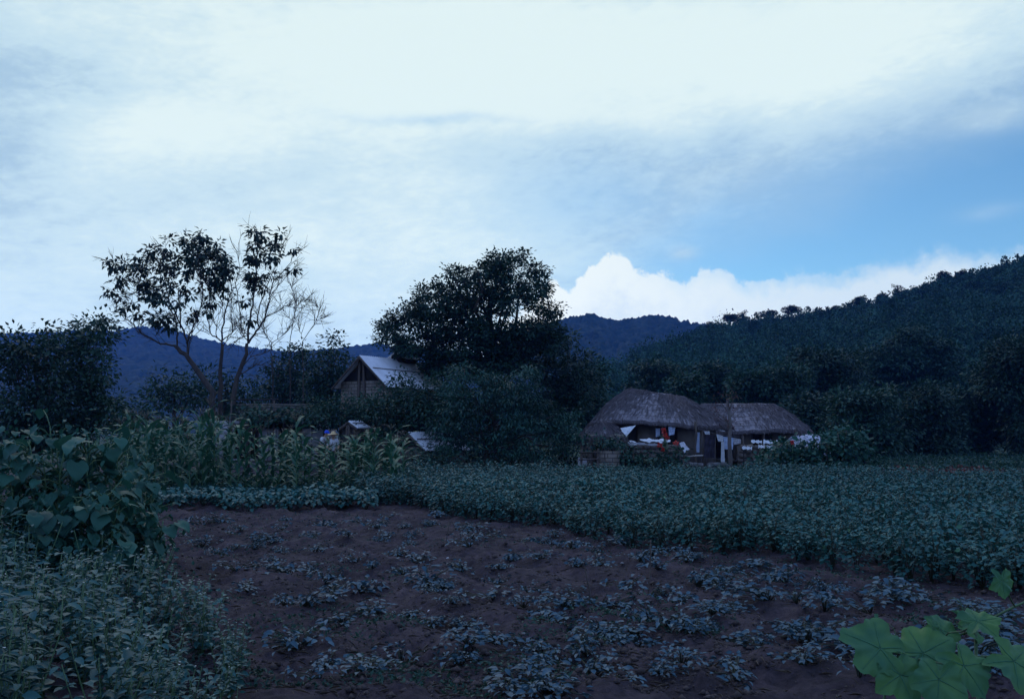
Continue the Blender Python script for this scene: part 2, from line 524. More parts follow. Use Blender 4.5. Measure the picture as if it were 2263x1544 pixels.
inside = WM('ADD', WM('MULTIPLY_ADD', n_puff, 1.3, WM('MULTIPLY', dd, -.10)), .95, clamp=True)
cum_white = wmix(smooth(AZ, 5.0, 38.0), tuple(v * k for v in (.88, .95, .97)), tuple(v * k for v in (.66, .78, .88)))
cum = wmix(smooth(inside, .0, .8), tuple(v * k for v in (.66, .78, .90)), cum_white)
infront = WM('MULTIPLY', WM('GREATER_THAN', AZ, amin + .5), WM('LESS_THAN', AZ, amax - .5))
cmask = WM('MULTIPLY', cm, infront)
cmask = WM('MULTIPLY', cmask, smooth(AZ, -6.0, 3.0))
col = wmix(cmask, col, cum)
# unseen sky overhead and behind: flat blue added to tune the ambient light
cosf = wt.nodes.new('ShaderNodeVectorMath'); cosf.operation = 'DOT_PRODUCT'
wl(tc.outputs['Generated'], cosf.inputs[0]); cosf.inputs[1].default_value = (0, math.cos(R(14)), math.sin(R(14)))
front = smooth(cosf.outputs['Value'], .60, .85)
col = wmix(front, tuple(v * k for v in BACK_SKY), col)
# sky in front brightened towards the horizon to offset the haze's dimming
lowk = WM('POWER', 2.718, WM('MULTIPLY', WM('DIVIDE', 201.0, WM('MAXIMUM', sx.outputs[2], .088)), HAZE_D))
hs = wt.nodes.new('ShaderNodeVectorMath'); hs.operation = 'SCALE'; wl(col, hs.inputs[0]); wl(lowk, hs.inputs['Scale'])
hm_ = wt.nodes.new('ShaderNodeVectorMath'); hm_.operation = 'MULTIPLY'; wl(hs.outputs[0], hm_.inputs[0]); hm_.inputs[1].default_value = (.93, .945, .89)
col = wmix(front, col, hm_.outputs[0])
bg = wt.nodes.new('ShaderNodeBackground'); bg.inputs[1].default_value = STR
wl(col, bg.inputs[0])
wo = wt.nodes.new('ShaderNodeOutputWorld'); wl(bg.outputs[0], wo.inputs[0])

sd = bpy.data.lights.new('sun', 'SUN')
sd.energy = .5; sd.angle = R(25); sd.color = (1, .93, .86)
so = bpy.data.objects.new('sun', sd)
COL.objects.link(so)
sdir = Vector((math.sin(SUN_AZ) * math.cos(SUN_EL), math.cos(SUN_AZ) * math.cos(SUN_EL), math.sin(SUN_EL)))
so.rotation_euler = (-sdir).to_track_quat('-Z', 'Y').to_euler()

# ------------------------------------------------------------------ ground
E1, E2 = G(815, 1118)[:2], G(2215, 1318)[:2]        # near edge of the tall crop
ED = (E2 - E1) / np.linalg.norm(E2 - E1)            # direction of the rows
EN = np.array([-ED[1], ED[0]])                      # points into the crop
if EN[1] < 0: EN = -EN


def edge_dist(x, y):
    return (x - E1[0]) * EN[0] + (y - E1[1]) * EN[1]


def ground_z(x, y):
    x = np.asarray(x, float); y = np.asarray(y, float)
    near = np.clip((26 - y) / 6, 0, 1)
    d = edge_dist(x, y)
    rows = np.sin(d * 2 * math.pi / .82) * .035 * np.clip(-d * 3, 0, 1)
    z = near * (rows + .06 * fbm(x, y, .9, 3, 2) + .045 * fbm(x, y, .22, 3, 5))
    clod = fbm(x, y, .10, 2, 9)
    z = z + near * .03 * np.abs(fbm(x, y, .16, 2, 14)) + near * .075 * np.clip(clod - .12, 0, 1)
    return z + .25 * fbm(x, y, 30, 2, 3) * np.clip((y - 60) / 60, 0, 1)


gx = np.concatenate([-np.geomspace(9.1, 2500, 40)[::-1], np.arange(-9, 9.001, .06), np.geomspace(9.1, 2500, 40)])
gy = np.concatenate([-np.geomspace(2, 600, 16)[::-1], np.arange(3, 24.001, .06), np.geomspace(24.2, 6500, 70)])
X, Y_ = np.meshgrid(gx, gy, indexing='ij')
Z = ground_z(X, Y_)
a = Acc(); a.grid(np.stack([X, Y_, Z], -1))
gm, nt, out = mat('earth')
tcg = N(nt, 'ShaderNodeTexCoord')
n1 = N(nt, 'ShaderNodeTexNoise'); n1.inputs['Scale'].default_value = 1.3; n1.inputs['Detail'].default_value = 9; n1.inputs['Roughness'].default_value = .65
n2 = N(nt, 'ShaderNodeTexNoise'); n2.inputs['Scale'].default_value = 14; n2.inputs['Detail'].default_value = 8; n2.inputs['Roughness'].default_value = .7
for n in (n1, n2): nt.links.new(tcg.outputs['Object'], n.inputs['Vector'])
soil = ramp(nt, n1.outputs[0], [(.28, (.019, .015, .018)), (.5, (.045, .034, .039)), (.72, (.084, .063, .068))])
fine = ramp(nt, n2.outputs[0], [(.3, (.4, .4, .4)), (.7, (1.45, 1.35, 1.3))])
mm = N(nt, 'ShaderNodeMix', data_type='RGBA', blend_type='MULTIPLY'); mm.inputs[0].default_value = 1
nt.links.new(soil, mm.inputs[6]); nt.links.new(fine, mm.inputs[7])
sxyz = N(nt, 'ShaderNodeSeparateXYZ'); nt.links.new(tcg.outputs['Object'], sxyz.inputs[0])
far = N(nt, 'ShaderNodeMapRange'); nt.links.new(sxyz.outputs[1], far.inputs[0]); far.inputs[1].default_value = 44; far.inputs[2].default_value = 60
far.interpolation_type = 'SMOOTHSTEP'
mf = N(nt, 'ShaderNodeMix', data_type='RGBA'); nt.links.new(far.outputs[0], mf.inputs[0]); nt.links.new(mm.outputs[2], mf.inputs[6])
mf.inputs[7].default_value = (.018, .040, .024, 1)
gp = N(nt, 'ShaderNodeBsdfPrincipled'); gp.inputs['Roughness'].default_value = .95; gp.inputs['Specular IOR Level'].default_value = .15
nt.links.new(mf.outputs[2], gp.inputs['Base Color'])
gb = N(nt, 'ShaderNodeBump'); gb.inputs['Strength'].default_value = .9; gb.inputs['Distance'].default_value = .03
nt.links.new(n2.outputs[0], gb.inputs['Height']); nt.links.new(gb.outputs[0], gp.inputs['Normal'])
nt.links.new(gp.outputs[0], out.inputs[0])
tag(a.build('ground', gm, smooth=True), 'dark brown tilled soil and open ground of the farm valley', 'ground', kind='structure')


# ------------------------------------------------------------------ hills
def hill(name, sky, Yr, Y0, label, mt, dpx, rows, bumps, back=1.5, p=1.15, rough=.05, smooth_=True):
    """sky: skyline pixels; Yr(px) ridge distance; a height field that fans out from the valley"""
    sky = np.array(sky, float)
    px = np.arange(sky[0, 0], sky[-1, 0] + .1, dpx)
    py = np.interp(px, sky[:, 0], sky[:, 1])
    # soften the corners of the traced ridge
    kk = max(1, int(24 / dpx)); ker = np.hanning(2 * kk + 3)[1:-1]; ker /= ker.sum()
    py = np.convolve(np.pad(py, len(ker) // 2, mode='edge'), ker, 'valid')
    yr = np.array([Yr(q) for q in px])
    t = np.concatenate([np.linspace(0, 1, rows), np.linspace(1, back, rows // 3)[1:]])
    Yg = Y0 + (yr[:, None] - Y0) * t[None]
    zr = HC + (955 - py) / F * yr
    Xg = ((px - CX) / F)[:, None] * Yg
    f = np.where(t <= 1, np.abs(t) ** p, 1 - (t - 1) ** 1.5 * 1.2)
    s = np.clip(np.minimum(t, 1), 0, 1)
    Zg = zr[:, None] * f[None] + zr[:, None] * rough * fbm(Xg, Yg, float(yr.mean()) * .16, 4, 4) * (s * (1.1 - s) * 3)[None]
    if bumps:
        sc, amp = bumps
        v = np.abs(fbm(Xg, Yg, sc, 2, 6)); v2 = fbm(Xg, Yg, sc * .45, 2, 8)
        Zg = Zg + amp * (1 - v * 2.2) * np.minimum(s * 6, 1)[None] + amp * .45 * v2 * np.minimum(s * 6, 1)[None] - amp * .8
    a = Acc(); a.grid(np.stack([Xg, Yg, Zg], -1))
    o = a.build(name, mt, smooth=smooth_)
    tag(o, label, 'hill', kind='structure')
    return px, py, yr, zr, Y0, p, rough


M['mountain'] = noise_mat('far_forest', (.008, .020, .016), (.024, .046, .034), .06, .95, 0, (1, 1, 1), 9, .1)
M['hillside'] = noise_mat('hill_floor', (.014, .026, .016), (.032, .052, .030), .25, .95, 0, (1, 1, 1), 7, .1)
hill('mountain', [(-900, 800), (-300, 740), (0, 735), (150, 728), (250, 727), (300, 718), (345, 716), (400, 732), (450, 748), (520, 762), (580, 770), (640, 776), (700, 774), (760, 768), (820, 760), (880, 765), (1000, 775), (1150, 830), (1250, 900)],
     lambda q: 1500 - .3 * max(0, q - 400), 500, 'deep blue mountain with a long ridge falling away behind the bare trees', M['mountain'], 3, 150, (13, 6))
hill('hill', [(1000, 830), (1100, 770), (1180, 730), (1245, 702), (1275, 694), (1300, 691), (1325, 697), (1355, 706), (1390, 702), (1430, 697), (1465, 695), (1500, 700), (1540, 711), (1600, 722), (1700, 740), (1900, 790), (2050, 860)],
     lambda q: 900, 420, 'blue wooded hill with two rounded tops in the gap beyond the thatched huts', M['mountain'], 2, 170, (9, 4.5))
near_sky = [(1120, 925), (1200, 885), (1260, 850), (1330, 812), (1385, 780), (1450, 752), (1510, 732), (1560, 714), (1620, 702), (1680, 692), (1750, 685), (1850, 670), (1900, 660), (1960, 640), (2030, 617), (2100, 600), (2150, 588), (2200, 578), (2263, 562), (2500, 520), (3000, 470)]
near_sky = [(q, w + 29) for q, w in near_sky]
hp = hill('hill', near_sky, lambda q: 360 - .11 * (min(q, 2300) - 1120), 95, 'dark wooded hillside rising behind the huts to the edge of the picture', M['hillside'], 6, 90, None, rough=.04)


def near_hill_point(px, t):
    hpx, hpy, hyr, hzr, Y0, p, rough = hp
    py = np.interp(px, hpx, hpy); yr = np.interp(px, hpx, hyr)
    zr = HC + (955 - py) / F * yr
    Yv = Y0 + (yr - Y0) * t
    Xv = (px - CX) / F * Yv
    f = np.where(t <= 1, np.abs(t) ** p, 1 - np.abs(t - 1) ** 1.5 * 1.2)
    s = np.clip(t, 0, 1)
    return Xv, Yv, zr * f + zr * rough * fbm(Xv, Yv, float(hyr.mean()) * .16, 4, 4) * (s * (1.1 - s) * 3)


# forest that clothes the hillside: reads as one mass
def forest():
    a = Acc()
    n = 4600
    px = rng.uniform(1120, 2750, n)
    tt = rng.uniform(0, 1, n) ** .72
    X, Y, Zh = near_hill_point(px, tt)
    big = fbm(X, Y, 34, 2, 21)
    H = rng.uniform(3.0, 5.6, n) * (1 + .38 * big) * np.where((rng.random(n) < .14) & (tt < .72), rng.uniform(1.4, 2.0, n), 1)
    H = np.where(tt > .93, np.minimum(H, 5) * .55, H)      # the crest is clothed in low scrub
    W = H * rng.uniform(.36, .62, n)
    conif = rng.random(n) < .22
    for i in range(n):
        k = int((130 + 110 * (1 - tt[i])) * max(1, (H[i] / 5) ** 1.6))
        u = unit(k)
        if conif[i]:
            h = rng.random(k); r = W[i] * .75 * (1 - h) ** .8 * (.75 + .25 * np.sin(h * 26)) + .1
            pos = np.stack([X[i] + u[:, 0] * r, Y[i] + u[:, 1] * r, Zh[i] + H[i] * (.15 + .95 * h)], 1)
        else:
            # a crown of a few rounded lumps
            m = 6
            lc = unit(m) * np.array([W[i] * .55, W[i] * .55, H[i] * .26]); lr = rng.uniform(.34, .62, m) * W[i]
            j = rng.integers(0, m, k)
            pos = np.array([X[i], Y[i], Zh[i] + H[i] * .56]) + lc[j] + u * lr[j][:, None] * rng.uniform(.7, 1.05, k)[:, None]
        L = rng.uniform(.28, .62, k) * (.75 + .45 * tt[i])
        leaves(a, pos, u * .7 + rng.normal(0, .6, (k, 3)), u * .9 + [0, 0, .35] + rng.normal(0, .45, (k, 3)), L, L * .8, T_DIA)
    o = a.build('forest', M['leaf_hill'])
    tag(o, 'dark mixed forest covering the hillside behind the huts', 'forest', kind='stuff')


forest()

# haze: even pale air over the whole valley
hm, nt, out = mat('haze_air')
pv = N(nt, 'ShaderNodeVolumePrincipled'); pv.inputs['Density'].default_value = HAZE_D
pv.inputs['Color'].default_value = (*HAZE_C, 1); pv.inputs['Anisotropy'].default_value = .0
nt.links.new(pv.outputs[0], out.inputs['Volume'])
a = Acc(); a.box((0, 1050, 98), (4600, 2500, 204))
hz = a.build('haze', hm)
tag(hz, 'thin blue evening haze filling the valley', 'haze', kind='stuff')
# ------------------------------------------------------------------ trees and shrubs
def crown_points(blobs, Y, depth, layers=2):
    """blobs in picture measure -> list of (centre, rx, ry, rz) in metres, spread through the crown's depth"""
    b = np.array(blobs, float)
    cx, cy = (b[:, 0].min() + b[:, 0].max()) / 2, (b[:, 1].min() + b[:, 1].max()) / 2
    wx, wy = max(1, np.ptp(b[:, 0]) / 2 + b[:, 2].mean()), max(1, np.ptp(b[:, 1]) / 2 + b[:, 3].mean())
    out = []
    for px, py, rx, ry in b:
        q = math.sqrt(max(0.05, 1 - ((px - cx) / wx) ** 2 * .9 - ((py - cy) / wy) ** 2 * .6))
        for l in range(layers):
            dy = (-depth * q * (.35 + .65 * rng.random())) if l == 0 else (depth * q * rng.uniform(-.2, 1))
            Yb = Y + dy
            c = P(px + rng.normal(0, 3), py + rng.normal(0, 3), Yb)
            s = Yb / F
            out.append((c, rx * s, max(rx, ry) * s * .9, ry * s))
    return out


def foliage(acc, pts, dens, L, ratio=.5, tmpl=T_DIA, droop=.25, clump=.32, per=9, flat=0.0, m=0):
    """clumps of leaves spread through ellipsoids; dens = clumps per square metre of blob surface"""
    for c, rx, ry, rz in pts:
        n = max(3, int(dens * 4 * (rx * ry + ry * rz + rx * rz) / 3 * 3.14))
        u = unit(n)
        rr = rng.uniform(.35, 1.02, n) ** .6
        cc = c + u * np.array([rx, ry, rz]) * rr[:, None]
        k = n * per
        ci = np.repeat(cc, per, 0); ui = np.repeat(u, per, 0)
        off = rng.normal(0, clump, (k, 3)) * np.array([1, 1, .6 if not flat else .6 * (1 - flat)])
        pos = ci + off
        ax = ui * .6 + off / clump * .5 + rng.normal(0, .3, (k, 3)) - [0, 0, droop]
        nr = np.array([0, 0, 1.0]) + ui * .45 * (1 - flat) + rng.normal(0, .38 * (1 - .5 * flat), (k, 3))
        ln = L * rng.uniform(.65, 1.3, k)
        leaves(acc, pos, ax, nr, ln, ln * ratio, tmpl, m)


def bend(p0, p1, n=5, wob=.08, sag=0.0):
    p0, p1 = np.asarray(p0, float), np.asarray(p1, float)
    t = np.linspace(0, 1, n)[:, None]
    L = np.linalg.norm(p1 - p0)
    q = p0 + (p1 - p0) * t + rng.normal(0, wob * L * .25, (n, 3)) * np.sin(t * math.pi)
    q[:, 2] += sag * L * np.sin(t[:, 0] * math.pi)
    return q


def wood(acc, base, top, r0, pts, nb, r1=.03, m=0, split=.35):
    """trunk with limbs that run to some of the crown's clumps"""
    base, top = np.asarray(base, float), np.asarray(top, float)
    tr = bend(base, top, 8, .10)
    n = len(tr)
    rad = r0 * (1 - .75 * np.linspace(0, 1, n)); rad[0] *= 1.35
    acc.tube(tr, rad, 8, m)
    idx = rng.permutation(len(pts))[:nb]
    for i in idx:
        c = pts[i][0]
        lo, hi = int(split * n), n - 1
        # leave the trunk below the clump
        j = int(np.clip(lo + (hi - lo) * rng.random() ** 1.0, lo, hi))
        while j > lo and tr[j][2] > c[2] - .2: j -= 1
        q = bend(tr[j], c, 6, .14, .06)
        rb = max(r1, rad[j] * .5)
        acc.tube(q, rb * (1 - .8 * np.linspace(0, 1, 6)), 5, m)


def tree(name, label, cat, blobs, Y, base_px, depth, dens, L, leafm, barkm='bark', r0=.25, nb=24, ratio=.5, tmpl=T_DIA, group=None,
         droop=.25, clump=.32, per=9, flat=0., layers=2, top=None, base_y=None):
    pts = crown_points(blobs, Y, depth, layers)
    bx = XY(base_px, Y)
    root = empty(name, (bx, Y, 0), 0, label, cat, group)
    b = np.array(blobs)
    if top is None:
        top = P(b[:, 0].mean(), b[:, 1].min() + .35 * np.ptp(b[:, 1]), Y)
    o = np.array([bx, Y, 0])
    a = Acc(); wood(a, o - [0, 0, .1], top, r0, pts, nb)
    a.V = [v - o for v in a.V]
    a.build('trunk', M[barkm], root)
    a = Acc(); foliage(a, pts, dens, L, ratio, tmpl, droop, clump, per, flat)
    a.V = [v - o for v in a.V]
    a.build('crown', M[leafm], root)
    return root


def zb(pts, ox, oy, s):
    return [(ox + x * s, oy + y * s, rx * s, ry * s) for x, y, rx, ry in pts]


# the big leafy tree in the middle
Z2 = lambda p: [(x + rng.normal(0, 5), y + rng.normal(0, 4), rx * rng.uniform(.82, 1.06), ry * rng.uniform(.82, 1.06)) for x, y, rx, ry in zb(p, 700, 530, .3433)]
big = Z2([(1200, 110, 70, 55), (1290, 130, 50, 50), (1150, 170, 90, 60), (1240, 200, 90, 70), (1400, 190, 70, 50), (1430, 260, 60, 55), (1330, 260, 60, 60), (1455, 330, 50, 50),
          (1350, 330, 70, 50), (1050, 190, 60, 40), (890, 210, 60, 30), (960, 250, 80, 60), (1120, 280, 110, 80), (780, 290, 50, 45), (850, 320, 90, 60), (690, 345, 50, 45), (1000, 350, 110, 80),
          (1180, 370, 90, 70), (740, 420, 110, 80), (880, 420, 110, 80), (1030, 450, 110, 80), (1200, 440, 80, 55), (590, 430, 70, 55), (520, 490, 70, 55), (640, 510, 90, 70), (445, 555, 70, 50),
          (410, 620, 50, 30), (500, 600, 60, 50), (560, 660, 70, 50), (760, 560, 120, 90), (900, 560, 120, 90), (1060, 570, 110, 80), (1420, 425, 60, 40), (1500, 460, 65, 50), (1460, 530, 100, 60),
          (1370, 560, 100, 60), (1250, 590, 110, 60), (1560, 590, 70, 60), (640, 690, 110, 70), (540, 710, 60, 45), (800, 700, 130, 90), (980, 700, 130, 90), (1150, 690, 120, 80), (1320, 680, 120, 80),
          (1480, 680, 110, 70), (700, 800, 70, 60), (800, 830, 120, 70), (960, 830, 120, 80), (1130, 810, 120, 80), (1290, 790, 110, 80)])
tree('broadleaf_tree', 'tall dark broadleaf tree towering over the middle of the farmyard', 'tree', big, 49, 1085, 2.6, 5.6, .17, 'leaf_dark', r0=.42, nb=34, ratio=.66, clump=.20, per=18,
     top=P(1085, 640, 49))
tree('broadleaf_tree', 'lower dark tree tucked against the right flank of the tallest tree', 'tree',
     Z2([(1610, 660, 45, 45), (1450, 770, 100, 70), (1600, 780, 90, 70), (1720, 790, 80, 70), (1800, 850, 65, 60), (1480, 870, 100, 70), (1640, 890, 110, 70), (1780, 940, 90, 60), (1560, 960, 100, 70), (1700, 1010, 90, 60),
         (1480, 990, 90, 70), (1600, 1080, 90, 70), (1680, 1110, 90, 60), (1560, 1180, 90, 60), (1480, 1100, 90, 70)]), 53, 1245, 2.2, 3.6, .25, 'leaf_dark', r0=.25, nb=20, per=12)
front = Z2([(1050, 880, 70, 50), (1150, 900, 110, 55), (1280, 930, 110, 60), (1080, 950, 110, 60), (1220, 970, 130, 60), (1360, 980, 90, 55), (1000, 1020, 120, 65), (1180, 1050, 150, 70), (1340, 1040, 110, 65), (1450, 1070, 90, 60),
            (1545, 1120, 70, 50), (900, 1080, 110, 60), (1050, 1130, 140, 65), (1250, 1150, 140, 70), (1400, 1180, 120, 70), (1510, 1220, 100, 65), (960, 1200, 110, 65), (830, 1160, 100, 50), (1150, 1240, 130, 65),
            (1010, 1290, 80, 55), (1350, 1300, 110, 65), (1250, 1350, 70, 60), (1450, 1360, 60, 50), (1590, 1180, 60, 50), (1610, 1260, 60, 50), (1560, 1240, 60, 50), (1640, 1120, 50, 40), (1620, 1340, 60, 40), (1060, 1370, 50, 50), (1180, 1350, 60, 40), (900, 930, 80, 60), (960, 860, 80, 50), (1320, 860, 80, 60), (1420, 920, 80, 60), (850, 1010, 80, 50), (1540, 1320, 60, 50)]) + [(985, 962, 34, 20), (1005, 985, 34, 20), (975, 988, 20, 14), (1010, 940, 34, 20)]
tree('sumac_tree', 'spreading low tree with layered feathery leaves in front of the tallest tree', 'tree', front, 37.5, 1072, 1.7, 3.6, .17, 'leaf_teal', r0=.16, nb=26, ratio=.40, tmpl=T_DIA, droop=.6, clump=.19, per=17, flat=.5,
     top=P(1100, 900, 37.5))
tree('bushy_tree', 'bushy tree crowding the foot of the mud brick barn', 'tree',
     [(885, 850, 26, 24), (905, 872, 36, 28), (860, 880, 36, 26), (930, 900, 48, 34), (880, 912, 48, 32), (835, 905, 42, 26), (960, 868, 40, 34), (1000, 850, 45, 40), (960, 930, 50, 36), (905, 940, 44, 28), (1000, 900, 50, 44), (860, 935, 34, 24), (1020, 945, 45, 36)],
     40.5, 935, 1.3, 5.0, .18, 'leaf_mid', r0=.14, nb=18, clump=.22, per=10)
tree('bushy_tree', 'low rounded shrub spreading between the barn wall and the straw hat', 'shrub',
     [(705, 900, 28, 20), (740, 895, 34, 22), (775, 905, 34, 22), (720, 920, 40, 22), (800, 895, 34, 18), (760, 925, 40, 22), (690, 925, 28, 18), (805, 920, 34, 24), (830, 945, 30, 30)], 41.5, 750, .9, 5.5, .16, 'leaf_mid', r0=.09, nb=12, clump=.2, per=10)
tree('shade_fill_shrub', 'dark shrub added to stand in for the shade under the tallest tree', 'shrub',
     [(960, 1000, 34, 22), (1010, 1000, 40, 26), (1060, 1000, 40, 28), (1110, 1000, 40, 28), (1160, 1000, 40, 28), (1210, 1000, 40, 28), (1255, 1005, 36, 26), (985, 1020, 36, 16), (1040, 1022, 40, 16), (1095, 1022, 40, 16), (1150, 1022, 40, 16), (1205, 1022, 40, 16), (1255, 1022, 34, 16), (940, 960, 30, 24), (1280, 985, 24, 20)],
     43.5, 1110, 1.0, 3.2, .2, 'leaf_dark', r0=.09, nb=14, per=10)  # added dark foliage, deepens the shade behind the feathery tree
tree('leafy_shrub', 'low leafy shrub half hiding the wall of the open shed', 'shrub',
     [(905, 1012, 18, 14), (930, 1008, 22, 16), (958, 1012, 24, 16), (985, 1010, 22, 16), (1005, 1015, 18, 14), (940, 1024, 34, 10), (985, 1025, 30, 10)], 35.8, 950, .5, 7.0, .13, 'leaf_mid', r0=.04, nb=8, clump=.15)
# trees behind the barn on the left
tree('pointed_tree', 'slim pointed tree rising dark against the mountain left of the barn', 'tree',
     [(738, 748, 9, 16), (735, 775, 18, 16), (745, 800, 26, 20), (715, 800, 20, 18), (765, 812, 20, 18), (730, 828, 34, 22), (700, 835, 26, 20), (762, 840, 24, 20), (725, 860, 44, 24), (690, 870, 30, 20), (735, 885, 34, 20)], 58, 735, 1.6, 3.4, .27, 'leaf_dark', r0=.18, nb=16)
tree('broadleaf_tree', 'dark thicket of a tree beside the pointed tree left of the barn', 'tree',
     [(640, 790, 20, 18), (665, 775, 20, 14), (620, 815, 26, 20), (660, 810, 28, 22), (690, 800, 22, 16), (600, 845, 28, 22), (640, 845, 34, 24), (675, 850, 30, 22), (580, 870, 24, 16), (620, 875, 34, 18), (665, 882, 34, 20)], 62, 640, 1.9, 3.0, .28, 'leaf_dark', r0=.2, nb=16)
tree('round_shrub', 'rounded bush standing before the blue mountain under the sparse trees', 'shrub',
     [(350, 835, 18, 16), (375, 850, 22, 18), (340, 860, 24, 20), (400, 838, 20, 18), (425, 855, 24, 20), (365, 880, 34, 22), (410, 882, 34, 22), (440, 885, 24, 18), (335, 890, 22, 18)], 50, 385, 1.0, 2.8, .24, 'leaf_mid', r0=.12, nb=14)
tree('round_shrub', 'dark bush at the foot of the sparse leaning trees', 'shrub',
     [(460, 840, 24, 26), (495, 860, 26, 24), (530, 850, 22, 24), (550, 875, 24, 20), (480, 890, 34, 20), (525, 895, 34, 18), (445, 870, 20, 22), (510, 830, 18, 18)], 52, 500, 1.1, 2.4, .25, 'leaf_dark', r0=.12, nb=14)
# left edge
tree('broadleaf_tree', 'dark leafy tree standing tallest at the left edge of the view', 'tree',
     [(190, 715, 20, 14), (215, 705, 18, 10), (235, 718, 18, 10), (180, 735, 26, 18), (220, 735, 28, 18), (160, 760, 26, 20), (205, 765, 32, 22), (240, 752, 16, 12), (175, 795, 30, 24), (215, 800, 26, 24), (150, 820, 30, 26), (195, 835, 34, 26), (225, 830, 14, 18), (160, 865, 36, 28), (210, 870, 26, 24), (180, 905, 40, 28), (215, 900, 30, 24), (240, 925, 30, 22), (190, 940, 40, 24), (150, 940, 36, 24), (250, 890, 20, 18)],
     33, 190, 1.3, 6.0, .17, 'leaf_mid', r0=.14, nb=18, clump=.22, per=12, ratio=.6)
tree('broadleaf_tree', 'dark leafy tree at the very edge left of the tallest edge tree', 'tree',
     [(105, 728, 16, 12), (120, 745, 18, 12), (90, 760, 24, 18), (130, 755, 22, 16), (60, 770, 30, 24), (20, 760, 34, 30), (105, 785, 34, 26), (55, 795, 36, 30), (125, 825, 34, 28), (80, 850, 40, 30), (25, 800, 36, 36), (130, 880, 40, 30), (60, 900, 44, 34), (15, 880, 40, 40), (100, 930, 50, 34), (40, 945, 50, 30), (130, 960, 44, 26), (-10, 930, 40, 40), (70, 965, 50, 26)],
     31, 95, 1.5, 5.0, .18, 'leaf_dark', r0=.15, nb=18, clump=.24, per=12, ratio=.6)


tree('round_shrub', 'ragged bush between the corn tops and the foot of the blue mountain', 'shrub',
     [(260, 900, 24, 16), (285, 895, 22, 18), (300, 915, 26, 18), (265, 925, 30, 18), (330, 918, 24, 14), (300, 935, 34, 18), (250, 945, 30, 18)], 40, 285, .8, 4.6, .18, 'leaf_mid', r0=.06, nb=10, clump=.2)


# ---- sparse trees with visible limbs
def Z1(x, y, Y):
    return P(90 + .3108 * x, 460 + .3108 * y, Y)


def sparse(label, trunk, limbs, blobs, Y, r0, leafm='leaf_sparse', twigs=7, name='sparse_tree', L=.28, barkm='bark', dens=6.8, seed=1, lr=.6):
    g = np.random.default_rng(seed)
    base = Z1(*trunk[0], Y); o = np.array([base[0], Y, 0])
    root = empty(name, o, 0, label, 'tree')
    a = Acc()

    def line(pts, dy):
        q = [Z1(x, y, Y) for x, y in pts]
        q = np.array(q)
        t = np.linspace(0, 1, len(q))
        q[:, 1] += dy * t
        # resample with a slight wobble
        tt = np.linspace(0, 1, len(q) * 3)
        s = np.stack([np.interp(tt, t, q[:, i]) for i in range(3)], 1)
        return s + g.normal(0, .025, s.shape)
    tr = line(trunk, 0); tr[:, 1] = Y
    tr[0, 2] = -.1
    a.tube(tr - o, np.linspace(r0, r0 * .55, len(tr)) * .66, 8)
    ends = []
    for k, (pts, ra) in enumerate(limbs):
        dy = g.uniform(-1.3, 1.3)
        # join: start on an already built wood point
        q = line(pts, dy)
        a.tube(q - o, np.linspace(ra * lr, max(.010, ra * .22 * lr), len(q)), 6)
        for j in range(2, len(q)):
            for _ in range(max(1, twigs // 3)):
                if g.random() < .72:
                    d = q[min(j + 1, len(q) - 1)] - q[j - 1]; d /= np.linalg.norm(d) + 1e-6
                    d = d + g.normal(0, .55, 3) + [0, 0, .25]; d /= np.linalg.norm(d)
                    ln = g.uniform(.45, 1.25)
                    e = q[j] + d * ln
                    mid = (q[j] + e) / 2 + g.normal(0, .06, 3)
                    a.tube(np.array([q[j], mid, e]) - o, np.array([.013, .010, .005]), 4)
                    for _2 in range(2):
                        d2 = d + g.normal(0, .6, 3); d2 /= np.linalg.norm(d2)
                        e2 = mid + d2 * ln * g.uniform(.4, .7)
                        a.tube(np.array([mid, (mid + e2) / 2 + g.normal(0, .03, 3), e2]) - o, np.array([.009, .007, .004]), 3)
    a.build('trunk', M[barkm], root)
    if blobs:
        c = Acc()
        s = Y / F * .3108
        pts = []
        for x, y, rx, ry in blobs:
            p = Z1(x, y, Y + g.uniform(-.9, .9))
            pts.append((p, rx * s * .88, max(rx, ry) * s * .8, ry * s * .88))
        foliage(c, pts, dens, L, .46, T_DIA, .55, .13, 11)
        c.V = [v - o for v in c.V]
        c.build('crown', M[leafm], root)
    return root


